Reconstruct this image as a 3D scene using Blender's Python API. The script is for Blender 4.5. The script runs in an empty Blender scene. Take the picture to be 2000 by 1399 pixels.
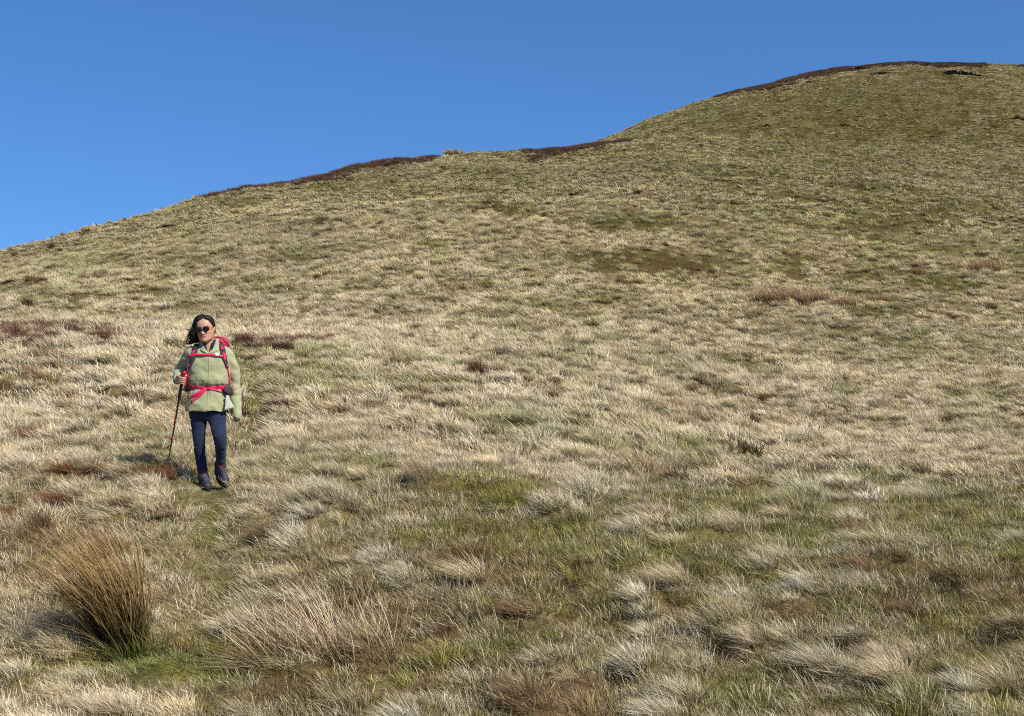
import bpy, bmesh, math, random
import numpy as np
from mathutils import Vector, Matrix
from mathutils.bvhtree import BVHTree

# ------------------------------------------------------------------ camera, sky, sun, exposure
scene = bpy.context.scene
COL = scene.collection
F = 2800.0            # focal length in photo pixels (photo 2000 x 1399)
CX, HY = 1000.0, 640.0  # column of the view axis, row of the eye level
cam_data = bpy.data.cameras.new('camera')
cam_data.sensor_fit = 'HORIZONTAL'; cam_data.sensor_width = 36.0
cam_data.lens = 36.0 * F / 2000.0
cam_data.shift_y = -(699.5 - HY) / 2000.0
cam_data.clip_start = 0.1; cam_data.clip_end = 5000.0
cam = bpy.data.objects.new('camera', cam_data); COL.objects.link(cam)
cam.location = (0, 0, 0); cam.rotation_euler = (math.radians(90), 0, 0)
scene.camera = cam

SUN_AZ = math.radians(40)     # sun stands right of and behind the photographer
SUN_EL = math.radians(44)
to_sun = Vector((math.cos(SUN_AZ) * math.cos(SUN_EL), -math.sin(SUN_AZ) * math.cos(SUN_EL), math.sin(SUN_EL)))
world = bpy.data.worlds.new('World'); scene.world = world; world.use_nodes = True
wn, wl = world.node_tree.nodes, world.node_tree.links
wn.clear()
w_out = wn.new('ShaderNodeOutputWorld'); w_bg = wn.new('ShaderNodeBackground')
w_sky = wn.new('ShaderNodeTexSky'); w_sky.sky_type = 'NISHITA'; w_sky.sun_disc = False
w_sky.sun_elevation = SUN_EL
w_sky.sun_rotation = math.atan2(to_sun.x, to_sun.y)
w_sky.altitude = 1500; w_sky.air_density = 0.78; w_sky.dust_density = 4.0; w_sky.ozone_density = 5.0
w_tc = wn.new('ShaderNodeTexCoord'); w_map = wn.new('ShaderNodeVectorMath'); w_map.operation = 'ADD'
w_map.inputs[1].default_value = (0, 0, 0.15)
w_nrm = wn.new('ShaderNodeVectorMath'); w_nrm.operation = 'NORMALIZE'
wl.new(w_tc.outputs['Generated'], w_map.inputs[0]); wl.new(w_map.outputs[0], w_nrm.inputs[0])
wl.new(w_nrm.outputs[0], w_sky.inputs['Vector'])
w_hsv = wn.new('ShaderNodeHueSaturation'); w_hsv.inputs['Saturation'].default_value = 1.18
wl.new(w_sky.outputs[0], w_hsv.inputs['Color'])
wl.new(w_hsv.outputs[0], w_bg.inputs['Color']); w_bg.inputs['Strength'].default_value = 0.145
wl.new(w_bg.outputs[0], w_out.inputs[0])
sun_d = bpy.data.lights.new('sun', 'SUN'); sun_d.energy = 5.0; sun_d.angle = math.radians(0.53); sun_d.color = (1.0, 0.955, 0.885)
sun = bpy.data.objects.new('sun', sun_d); COL.objects.link(sun)
sun.rotation_euler = to_sun.to_track_quat('Z', 'Y').to_euler()
scene.view_settings.view_transform = 'Standard'; scene.view_settings.look = 'None'
scene.view_settings.exposure = 0.36; scene.view_settings.gamma = 1.0; scene.view_settings.use_curve_mapping = False
scene.render.engine = 'CYCLES'
scene.cycles.max_bounces = 5; scene.cycles.diffuse_bounces = 3; scene.cycles.transmission_bounces = 3
scene.cycles.use_denoising = False; scene.cycles.filter_width = 1.05
scene.cycles.caustics_reflective = False; scene.cycles.caustics_refractive = False

# ------------------------------------------------------------------ small helpers
rng = np.random.default_rng(7)
def hash2(ix, iy, seed):
    h = (ix.astype(np.int64) * 374761393 + iy.astype(np.int64) * 668265263 + seed * 144665) & 0xffffffff
    h = ((h ^ (h >> 13)) * 1274126177) & 0xffffffff
    h = ((h ^ (h >> 16)) * 2246822519) & 0xffffffff
    return ((h ^ (h >> 15)) & 0xffffff) / float(0xffffff)
def vnoise(x, y, seed=0):
    x = np.asarray(x, float); y = np.asarray(y, float)
    ix = np.floor(x); iy = np.floor(y); fx = x - ix; fy = y - iy
    ux = fx * fx * fx * (fx * (fx * 6 - 15) + 10); uy = fy * fy * fy * (fy * (fy * 6 - 15) + 10)
    ix = ix.astype(np.int64); iy = iy.astype(np.int64)
    a = hash2(ix, iy, seed); b = hash2(ix + 1, iy, seed); c = hash2(ix, iy + 1, seed); d = hash2(ix + 1, iy + 1, seed)
    return (a + (b - a) * ux) * (1 - uy) + (c + (d - c) * ux) * uy
def fbm(x, y, seed=0, octs=3):
    s = 0.0; a = 0.5; t = 0.0
    for o in range(octs):
        s = s + a * vnoise(x * 2 ** o + 17.3 * o, y * 2 ** o - 9.1 * o, seed + o); t += a; a *= 0.5
    return s / t
CELL = 0.38
def cell_props(ix, iy, C=CELL, S=1.0):
    """one possible tussock per cell of a jittered grid: centre, radius, height, two random numbers"""
    jx, jy = hash2(ix, iy, 901), hash2(ix, iy, 902); rd, hh, q, e = hash2(ix, iy, 903), hash2(ix, iy, 904), hash2(ix, iy, 905), hash2(ix, iy, 906)
    big = sstep0(.80, .95, hash2(ix, iy, 907))
    return (ix + .12 + .76 * jx) * C, (iy + .12 + .76 * jy) * C, (.085 + .09 * rd + .07 * big) * S, .03 + .055 * hh + .045 * big, q, e
def sstep0(a, b, x):
    t = np.clip((x - a) / (b - a), 0, 1); return t * t * (3 - 2 * t)
def tussock_field(X, Yv):
    """mound height left by the tussocks"""
    i0 = np.floor(X / CELL).astype(np.int64); j0 = np.floor(Yv / CELL).astype(np.int64); z = np.zeros_like(X)
    for di in (-1, 0, 1):
        for dj in (-1, 0, 1):
            cx, cy, rd, hh, q, e = cell_props(i0 + di, j0 + dj)
            b = np.clip(1 - ((X - cx) ** 2 + (Yv - cy) ** 2) / (rd * 1.35) ** 2, 0, 1)
            z = np.maximum(z, np.where(e < .74, hh * b * b * (3 - 2 * b), 0))
    return z
def sstep(a, b, x):
    t = np.clip((np.asarray(x, float) - a) / (b - a), 0, 1); return t * t * (3 - 2 * t)
def pchip(xk, yk, x):
    xk = np.asarray(xk, float); yk = np.asarray(yk, float); x = np.clip(np.asarray(x, float), xk[0], xk[-1])
    h = np.diff(xk); dl = np.diff(yk) / h; m = np.zeros_like(yk)
    for i in range(1, len(xk) - 1):
        if dl[i - 1] * dl[i] > 0:
            w1 = 2 * h[i] + h[i - 1]; w2 = h[i] + 2 * h[i - 1]
            m[i] = (w1 + w2) / (w1 / dl[i - 1] + w2 / dl[i])
    m[0] = dl[0]; m[-1] = dl[-1]
    i = np.clip(np.searchsorted(xk, x) - 1, 0, len(xk) - 2); t = (x - xk[i]) / h[i]
    return ((1 + 2 * t) * (1 - t) ** 2 * yk[i] + t * (1 - t) ** 2 * h[i] * m[i]
            + t * t * (3 - 2 * t) * yk[i + 1] + t * t * (t - 1) * h[i] * m[i + 1])
def tag(o, label=None, cat=None, group=None, kind=None):
    if label: o['label'] = label
    if cat: o['category'] = cat
    if group: o['group'] = group
    if kind: o['kind'] = kind
    return o
def link(name, mesh, mat=None, parent=None, smooth=True):
    o = bpy.data.objects.new(name, mesh); COL.objects.link(o)
    if mat is not None and not mesh.materials: mesh.materials.append(mat)
    if parent is not None: o.parent = parent
    if smooth: mesh.shade_smooth()
    return o
def np_mesh(name, verts, faces):
    me = bpy.data.meshes.new(name)
    verts = np.asarray(verts, np.float32); faces = np.asarray(faces, np.int32)
    me.vertices.add(len(verts)); me.vertices.foreach_set('co', verts.ravel())
    if len(faces):
        k = faces.shape[1]
        me.loops.add(faces.size); me.loops.foreach_set('vertex_index', faces.ravel())
        me.polygons.add(len(faces)); me.polygons.foreach_set('loop_start', np.arange(0, faces.size, k, dtype=np.int32))
    me.update(calc_edges=True); me.validate()
    return me
def fattr(me, name, vals):
    a = me.attributes.new(name, 'FLOAT', 'POINT'); a.data.foreach_set('value', np.asarray(vals, np.float32))
def cattr(me, name, rgb):
    rgb = np.asarray(rgb, np.float32); c = np.ones((len(rgb), 4), np.float32); c[:, :3] = rgb
    a = me.attributes.new(name, 'FLOAT_COLOR', 'POINT'); a.data.foreach_set('color', c.ravel())
def vattr(me, name, v):
    a = me.attributes.new(name, 'FLOAT_VECTOR', 'POINT'); a.data.foreach_set('vector', np.asarray(v, np.float32).ravel())

# ------------------------------------------------------------------ the lie of the land
SKX = [-500, 0, 200, 400, 500, 600, 700, 800, 900, 1000, 1100, 1165]
SKY_ = [640, 496, 440, 386, 361, 344, 327, 313, 302, 296, 288, 281]
def near_crest(x):
    return pchip(SKX + [1300, 1450, 1600, 1800, 2000, 2500], SKY_ + [268, 270, 282, 300, 325, 370], x)
DMX = [-500, 0, 600, 800, 900, 1000, 1100, 1165, 1200, 1250, 1300, 1350, 1400, 1450, 1500, 1550, 1600, 1650, 1700, 1750, 1800, 1850, 1950, 2000, 2200, 2500]
DMY = [800, 700, 520, 420, 375, 335, 300, 277, 264, 240, 219, 200, 183, 170, 160, 149, 140, 132, 128, 123, 121, 121, 123, 128, 150, 200]
def dome_crest(x): return pchip(DMX, DMY, x)
def px(xs, ys, x): return pchip(xs, ys, x)
TX = np.arange(-500, 2501, 40.0)
LD = np.linspace(math.log(1.0), math.log(900.0), 420)
TAB = np.zeros((len(TX), len(LD)))
for ci, x in enumerate(TX):
    k = [(1.0, -1.6), (2.0, -1.66), (4.0, -2.05), (6.0, -2.42), (7.5, -2.53)]
    kn = [(d, z / d) for d, z in k]
    def Y(d, y): kn.append((d, (HY - y) / F))
    xs = [-500, 0, 400, 1000, 1500, 2000, 2500]
    Y(9, 1399); Y(10, px(xs, [1272, 1272, 1272, 1280, 1285, 1290, 1290], x))
    Y(11.5, px(xs, [1095, 1095, 1100, 1125, 1140, 1150, 1155], x))
    Y(13.3, px(xs, [930, 932, 945, 985, 1030, 1055, 1070], x))
    Y(16, px(xs, [858, 860, 868, 900, 965, 1005, 1025], x))
    Y(20, px(xs, [785, 788, 798, 835, 918, 960, 985], x))
    Y(25, px(xs, [720, 722, 732, 785, 885, 925, 950], x))
    Y(32, px(xs, [662, 664, 676, 738, 850, 890, 915], x))
    Y(40, px(xs, [665, 667, 677, 704, 800, 845, 870], x))
    Y(51, px(xs, [655, 652, 655, 664, 740, 775, 800], x))
    y62 = float(px(xs, [638, 630, 625, 630, 690, 715, 740], x)); Y(62, y62)
    dc = float(px([-500, 0, 500, 870, 1165, 1500, 2000, 2500], [100, 112, 150, 172, 190, 200, 195, 190], x)); yc = float(near_crest(x))
    z62 = 62 * (HY - y62) / F; zc = dc * (HY - yc) / F
    for fr in (0.3, 0.62):
        dm = 62 + fr * (dc - 62); zm = z62 + (zc - z62) * fr ** 0.86
        kn.append((dm, zm / dm))
    Y(dc, yc)
    yd = float(dome_crest(x)); dd = 330.0
    dip = float(px([-500, 1000, 1165, 1300, 1450, 1800, 2000, 2500], [40, 22, 17, 17, 15, -18, -46, -60], x))
    Y(dc * 1.14, yc + dip)
    if yc + dip > yd: Y(268, yc + dip + 0.62 * (yd - yc - dip))
    else: Y(268, (yc + dip + yd) * 0.5 + 6)
    Y(dd, yd); Y(dd * 1.15, yd + 14); Y(dd * 1.6, yd + 90); Y(900, yd + 260)
    kn.sort(); a = np.array(kn)
    TAB[ci] = pchip(np.log(a[:, 0]), a[:, 1], LD)
DOMEBUMP = None
PINS = []
PATH_D = np.array([7, 9, 10, 10.7, 11.7, 12.7, 13.3, 14.8, 17, 20, 24, 30, 36])
PATH_PX = np.array([370, 385, 396, 405, 421, 409, 412, 458, 485, 492, 488, 476, 468.0])
PATH_X = (PATH_PX - CX) / F * PATH_D
def H0(X, Yv):
    X = np.asarray(X, float); Yv = np.asarray(Yv, float)
    r = np.hypot(X, Yv) + 1e-6; az = np.arctan2(X, Yv)
    A = 0.47; azc = np.clip(az, -A, A)
    d = np.maximum(r * np.cos(azc), 1.001); x = CX + F * np.tan(azc)
    fi = np.clip((x - TX[0]) / 40.0, 0, len(TX) - 1.001); i = fi.astype(int); fx = fi - i
    fj = np.clip((np.log(d) - LD[0]) / (LD[1] - LD[0]), 0, len(LD) - 1.001); j = fj.astype(int); fy = fj - j
    t = (TAB[i, j] * (1 - fx) + TAB[i + 1, j] * fx) * (1 - fy) + (TAB[i, j + 1] * (1 - fx) + TAB[i + 1, j + 1] * fx) * fy
    z = t * d
    b = sstep(0.8, 1.9, np.abs(az)); z = z * (1 - b) + (-1.6 - 0.04 * np.minimum(r, 400)) * b
    nb = sstep(0.8, 2.0, r); z = z * nb + (-1.6) * (1 - nb)
    return z
def H(X, Yv):
    z = H0(X, Yv); r = np.hypot(X, Yv)
    # hummocks: knee-high close by, broader swells on the hill
    n1 = fbm(X * 1.15, Yv * 0.95, 11, 3); n2 = fbm(X * 3.1, Yv * 2.7, 23, 2); n3 = fbm(X * 0.22, Yv * 0.22, 31, 3); n4 = fbm(X * 0.07, Yv * 0.05, 37, 2)
    near = sstep(3, 6, r)
    pathd = np.abs(X - np.interp(Yv, PATH_D, PATH_X)); inpath = np.exp(-(pathd / 0.27) ** 2) * sstep(9.5, 10.8, Yv) * (1 - sstep(28, 34, Yv))
    z = z + near * ((n1 - 0.5) * 0.32 + (n2 - 0.5) * 0.10) * (1 - 0.75 * inpath) * (0.75 + 0.9 * sstep(30, 120, r))
    z = z + near * (1 - sstep(60, 90, r)) * tussock_field(np.asarray(X, float), np.asarray(Yv, float)) * (1 - .9 * inpath)
    z = z + sstep(15, 60, r) * (n3 - 0.58) * 0.55 + sstep(60, 160, r) * (n4 - 0.8) * 1.4
    z = z - 0.12 * inpath
    for (x0, y0, dz, sx, sy) in PINS:
        z = z + dz * np.exp(-((X - x0) / sx) ** 2 - ((Yv - y0) / sy) ** 2)
    return z
def pin(X, Yv, z, sx, sy=None):
    dz = z - float(H(np.array([X]), np.array([Yv]))[0]); PINS.append((X, Yv, dz, sx, sy or sx))
def PX(xp, d): return (xp - CX) / F * d
def PZ(yp, d): return (HY - yp) / F * d
PD = 13.3                                # the walker's distance
PBASE = Vector((PX(405, PD), PD, PZ(953, PD)))
TIP = Vector((PX(327, 13.42), 13.42, PZ(911, 13.42)))
pin(PX(393, 13.35), 13.35, PZ(956, 13.35), 0.32, 0.5)
pin(PX(440, 13.1), 13.1, PZ(962, 13.1), 0.32, 0.4)
pin(TIP.x - 0.06, TIP.y + 0.05, TIP.z - 0.0, 0.26, 0.30)
pin(PX(235, 10.0), 10.0, PZ(1274, 10.0), 0.5, 0.5)
pin(PX(620, 9.85), 9.85, PZ(1292, 9.85), 0.6, 0.5)
def ground_at(xp, yp, dmin=4.0, dmax=420.0):
    """first ground point on the ray through photo pixel (xp, yp)"""
    ds = np.exp(np.linspace(math.log(dmin), math.log(dmax), 1600)); X = PX(xp, ds)
    gap = PZ(yp, ds) - H(X, ds)
    k = np.where(gap <= 0)[0]
    i = int(k[0]) if len(k) else int(np.argmin(gap))
    d = ds[i]; x = PX(xp, d)
    return Vector((x, d, float(H(np.array([x]), np.array([d]))[0])))
def to_px(X, Yv, Z): return CX + F * X / Yv, HY - F * Z / Yv

# ------------------------------------------------------------------ what grows where (photo ellipses turned into ground cover)
# (x, y, half width, half height, strength)
MOSS = [(1250, 515, 150, 24, 1.0), (1230, 438, 95, 20, .8), (1015, 410, 50, 13, .9), (1740, 435, 130, 28, .7), (840, 490, 50, 12, .6), (400, 505, 60, 10, .5), (370, 455, 40, 8, .5),
        (1840, 560, 70, 12, .9), (1200, 590, 60, 10, .5), (720, 365, 120, 18, .45), (960, 345, 90, 25, .5), (1330, 860, 60, 14, .7), (1060, 720, 50, 9, .6), (640, 755, 40, 14, .7),
        (720, 910, 50, 14, .6), (960, 960, 110, 40, .9), (1090, 1060, 150, 45, .8), (1380, 1010, 60, 30, .7), (1560, 1040, 90, 40, 1.0), (1490, 960, 60, 22, .9), (1800, 1010, 110, 40, .9), (1900, 1020, 60, 40, .8),
        (860, 1050, 70, 30, .6), (1240, 1090, 120, 40, .8), (1500, 1140, 50, 30, .8), (1660, 1190, 80, 30, .7), (1860, 1220, 60, 40, .7), (420, 1040, 36, 55, .8), (380, 1300, 160, 28, 1.0), (1000, 1260, 130, 40, .6), (1450, 1360, 140, 40, .7), (1750, 1370, 120, 30, .6),
        (150, 640, 130, 10, .3), (120, 570, 160, 16, .35), (1650, 300, 240, 60, .35), (1300, 320, 200, 40, .3), (1700, 210, 250, 60, .55), (1400, 235, 120, 40, .4), (200, 520, 150, 30, .35), (300, 855, 30, 12, .5), (1640, 765, 40, 14, .6), (1900, 800, 90, 60, .3)]
GREEN = [(1835, 560, 80, 13, 1), (1200, 594, 60, 9, .7), (1720, 602, 70, 8, .7), (1900, 540, 50, 10, .7), (380, 1300, 170, 26, 1), (1000, 1265, 130, 30, .8), (1460, 1370, 150, 30, .8), (1700, 980, 60, 20, .4), (1660, 320, 120, 20, .3)]
BROWN = [(1290, 520, 90, 16, .5), (850, 1185, 90, 30, .9), (980, 1200, 100, 28, .9), (1200, 1195, 90, 30, .8), (1560, 1205, 90, 38, 1.0), (1330, 1190, 70, 34, .8), (1070, 1110, 60, 22, .7), (1480, 950, 50, 18, .6),
         (860, 1100, 60, 30, .6), (1900, 1000, 50, 24, .7), (1780, 445, 60, 16, .4), (700, 1370, 120, 30, .6), (920, 1370, 70, 30, .7), (1080, 1385, 60, 20, .5), (1400, 1240, 60, 20, .6), (1860, 1390, 60, 20, .5), (1140, 840, 40, 8, .6), (1030, 820, 40, 10, .5), (1460, 800, 200, 40, .2)]
RUST = [(322, 925, 48, 15, 1.1), (118, 975, 42, 18, 1), (130, 920, 40, 10, 1), (192, 925, 40, 11, 1), (62, 850, 34, 8, 1), (150, 850, 28, 9, 1), (248, 985, 22, 12, .8), (298, 797, 22, 6, 1), (505, 826, 24, 6, 1), (478, 880, 28, 6, 1), (545, 797, 34, 8, .6), (20, 1005, 44, 12, 1), (300, 1005, 60, 10, .4), (430, 690, 60, 8, .6), (190, 655, 40, 8, .9), (180, 770, 60, 7, .4), (80, 646, 125, 11, 1.3), (40, 668, 80, 15, 1.1), (240, 665, 60, 12, .7), (560, 673, 115, 9, 1.1), (640, 664, 30, 5, .6), (50, 733, 26, 6, .8), (265, 780, 40, 8, .5), (150, 690, 40, 8, .4), (240, 640, 40, 6, .3)]
def ell(lst, xp, yp, soft=0.55):
    w = np.zeros_like(xp)
    for (x, y, a, b, s) in lst:
        q = np.sqrt(((xp - x) / a) ** 2 + ((yp - y) / b) ** 2); w = np.maximum(w, s * (1 - sstep(1 - soft, 1 + soft * .6, q)))
    return w
def cover(X, Yv, Z=None):
    """moss, brown, rust, straw weights and height factor for ground points"""
    if Z is None: Z = H(X, Yv)
    Yc = np.maximum(Yv, 0.5); xp, yp = to_px(X, Yc, Z); r = np.hypot(X, Yv)
    rag = (fbm(X * 1.4, Yv * 1.1, 51, 3) - .5)
    sc = np.clip(r / 30.0, .35, 5.0)
    ragf = (fbm(X * 2.2 / sc, Yv * 1.3 / sc, 57, 3) - .5)
    jx, jy = ragf * 90, (fbm(X * 2.0 / sc, Yv * 1.3 / sc, 59, 3) - .5) * 40
    g = ell(MOSS, xp + jx, yp + jy)
    n = fbm(X * 0.55, Yv * 0.42, 61, 3); n2 = fbm(X * 0.12, Yv * 0.06, 63, 3); n5 = fbm(X * 0.035, Yv * 0.02, 64, 3)
    lower = sstep(900, 1000, yp - 0.02 * (1000 - xp)) * sstep(480, 760, xp + (yp - 900) * .4)
    base = 0.10 + 0.40 * sstep(.46, .70, n2) + 0.34 * lower + 0.30 * (1 - sstep(300, 430, yp)) + 0.85 * sstep(200, 225, Yv) + 0.45 * (sstep(.45, .65, n5) * sstep(50, 90, r))
    moss = np.clip(np.maximum(g * (0.55 + 1.1 * n), base * sstep(.36, .70, n)), 0, 1)
    brown = np.clip(np.maximum(ell(BROWN, xp + jx, yp + jy) * (.5 + n), lower * 0.85 * sstep(.52, .70, fbm(X * .8 + 9, Yv * .6, 71, 3))), 0, 1)
    brown = np.maximum(brown, 0.35 * sstep(.60, .78, fbm(X * .5 + 31, Yv * .35, 73, 3)))
    rust = np.clip(ell(RUST, xp + jx * .6, yp + jy * .35) * (.45 + 1.0 * sstep(.38, .62, fbm(X * 1.7, Yv * 1.2, 79, 2))), 0, 1)
    tuss = fbm(X * 1.5, Yv * 1.1, 81, 2)
    path = np.exp(-(np.abs(X - np.interp(Yv, PATH_D, PATH_X)) / 0.33) ** 2) * sstep(9.8, 10.8, Yv) * (1 - sstep(28, 34, Yv))
    bare = ell([(290, 1298, 290, 60, 1), (620, 1318, 200, 42, 1), (405, 970, 60, 30, .9), (322, 925, 40, 12, .8), (118, 978, 34, 14, .8), (130, 920, 32, 8, .7), (192, 925, 32, 8, .7), (260, 905, 90, 30, .75)], xp + jx * .3, yp + jy * .3)
    return dict(bare=bare, moss=moss, brown=brown, rust=rust, tuss=tuss, path=path, xp=xp, yp=yp, n=n, lower=lower)
C_MOSS = np.array([.100, .088, .016]); C_GRASS = np.array([.122, .135, .030]); C_BROWN = np.array([.125, .082, .036]); C_RUST = np.array([.10, .048, .026]); C_SOIL = np.array([.14, .108, .046]); C_STRAW = np.array([.40, .33, .19])

# ------------------------------------------------------------------ materials
def new_mat(name):
    m = bpy.data.materials.new(name); m.use_nodes = True; m.node_tree.nodes.clear(); return m, m.node_tree.nodes, m.node_tree.links
def ground_material():
    m, n, l = new_mat('moor_ground')
    out = n.new('ShaderNodeOutputMaterial'); b = n.new('ShaderNodeBsdfPrincipled'); b.inputs['Roughness'].default_value = .95
    b.inputs['Specular IOR Level'].default_value = .1
    at = n.new('ShaderNodeAttribute'); at.attribute_name = 'cover'
    tc = n.new('ShaderNodeTexCoord'); nz = n.new('ShaderNodeTexNoise'); nz.inputs['Scale'].default_value = 14; nz.inputs['Detail'].default_value = 6; nz.inputs['Roughness'].default_value = .7
    l.new(tc.outputs['Object'], nz.inputs['Vector'])
    rp = n.new('ShaderNodeMapRange'); rp.inputs[1].default_value = .3; rp.inputs[2].default_value = .7; rp.inputs[3].default_value = .55; rp.inputs[4].default_value = 1.35
    l.new(nz.outputs[0], rp.inputs[0])
    mx = n.new('ShaderNodeMix'); mx.data_type = 'RGBA'; mx.blend_type = 'MULTIPLY'; mx.inputs[0].default_value = 1
    l.new(at.outputs['Color'], mx.inputs[6]); l.new(rp.outputs[0], mx.inputs[7])
    bp = n.new('ShaderNodeBump'); bp.inputs['Strength'].default_value = .6; bp.inputs['Distance'].default_value = .05; l.new(nz.outputs[0], bp.inputs['Height'])
    l.new(mx.outputs[2], b.inputs['Base Color']); l.new(bp.outputs[0], b.inputs['Normal']); l.new(b.outputs[0], out.inputs[0])
    return m
def blade_material(name, source='INSTANCER', tip=None, root=None, transl=.18, rootpos=(.05, .6), var=(.5, 1.42)):
    """dry grass: the live base of each blade runs into the bleached tip"""
    m, n, l = new_mat(name)
    out = n.new('ShaderNodeOutputMaterial')
    t = n.new('ShaderNodeAttribute'); t.attribute_name = 't'
    rn = n.new('ShaderNodeAttribute'); rn.attribute_name = 'rnd'
    if source == 'INSTANCER':
        tipn = n.new('ShaderNodeAttribute'); tipn.attribute_type = 'INSTANCER'; tipn.attribute_name = 'tip'; tips = tipn.outputs['Color']
        rootn = n.new('ShaderNodeAttribute'); rootn.attribute_type = 'INSTANCER'; rootn.attribute_name = 'root'; roots = rootn.outputs['Color']
    else:
        tipn = n.new('ShaderNodeRGB'); tipn.outputs[0].default_value = (*tip, 1); tips = tipn.outputs[0]
        rootn = n.new('ShaderNodeRGB'); rootn.outputs[0].default_value = (*root, 1); roots = rootn.outputs[0]
    mr = n.new('ShaderNodeMapRange'); mr.interpolation_type = 'SMOOTHSTEP'; mr.inputs[1].default_value = rootpos[0]; mr.inputs[2].default_value = rootpos[1]
    l.new(t.outputs['Fac'], mr.inputs[0])
    mx = n.new('ShaderNodeMix'); mx.data_type = 'RGBA'; l.new(mr.outputs[0], mx.inputs[0]); l.new(roots, mx.inputs[6]); l.new(tips, mx.inputs[7])
    br = n.new('ShaderNodeMapRange'); br.inputs[3].default_value = var[0]; br.inputs[4].default_value = var[1]; l.new(rn.outputs['Fac'], br.inputs[0])
    mu = n.new('ShaderNodeMix'); mu.data_type = 'RGBA'; mu.blend_type = 'MULTIPLY'; mu.inputs[0].default_value = 1; l.new(mx.outputs[2], mu.inputs[6]); l.new(br.outputs[0], mu.inputs[7])
    d = n.new('ShaderNodeBsdfDiffuse'); tr = n.new('ShaderNodeBsdfTranslucent'); ms = n.new('ShaderNodeMixShader'); ms.inputs[0].default_value = transl
    gl = n.new('ShaderNodeBsdfGlossy'); gl.inputs['Roughness'].default_value = .5; gl.inputs['Color'].default_value = (.9, .9, .9, 1); m2 = n.new('ShaderNodeMixShader'); m2.inputs[0].default_value = .012
    l.new(mu.outputs[2], d.inputs[0]); l.new(mu.outputs[2], tr.inputs[0]); l.new(d.outputs[0], ms.inputs[1]); l.new(tr.outputs[0], ms.inputs[2])
    l.new(ms.outputs[0], m2.inputs[1]); l.new(gl.outputs[0], m2.inputs[2]); l.new(m2.outputs[0], out.inputs[0])
    return m
M_GROUND = ground_material()
M_BLADE = blade_material('grass_blades')
M_BLADE_FAR = blade_material('far_grass_blades', var=(.8, 1.18), rootpos=(.15, .75))

# ------------------------------------------------------------------ ground sheet
def build_ground():
    fr = np.linspace(-0.47, 0.47, 640)
    side = np.linspace(0.47, math.pi, 44)[1:]
    az = np.concatenate([-side[::-1][:-0 or None], fr, side])      # full circle, seam behind the camera
    rr = np.concatenate([[0.0], np.exp(np.linspace(math.log(1.2), math.log(5.0), 24)), np.exp(np.linspace(math.log(5.0), math.log(60.0), 420))[1:], np.exp(np.linspace(math.log(60.0), math.log(900.0), 330))[1:], [1400.0, 2600.0]])
    A, R = np.meshgrid(az, rr, indexing='ij'); X = R * np.sin(A); Yv = R * np.cos(A)
    Z = H(X.ravel(), Yv.ravel()); c = cover(X.ravel(), Yv.ravel(), Z)
    v = np.stack([X.ravel(), Yv.ravel(), Z], 1)
    na, nr = A.shape; i = np.arange(na - 1)[:, None] * nr + np.arange(nr - 1)[None]
    f = np.stack([i, i + 1, i + nr + 1, i + nr], -1).reshape(-1, 4)[:, ::-1]
    me = np_mesh('ground', v, f)
    n = c['n'][:, None]
    fr_ = sstep(45, 80, np.hypot(X, Yv).ravel())[:, None]
    col = C_SOIL * (1 - c['moss'][:, None]) + (C_MOSS * (1 - .4 * n) + C_GRASS * .4 * n) * c['moss'][:, None]
    col = col * (1 - c['brown'][:, None]) + C_BROWN * .8 * c['brown'][:, None]
    col = col * (1 - c['rust'][:, None]) + C_RUST * c['rust'][:, None]
    col = col * (1 - fr_ * .38 * c['moss'][:, None] * np.array([.9, 1.2, 1.2]))
    cattr(me, 'cover', col)
    o = link('ground', me, M_GROUND); o['kind'] = 'structure'
    return o
ground = build_ground()

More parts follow.
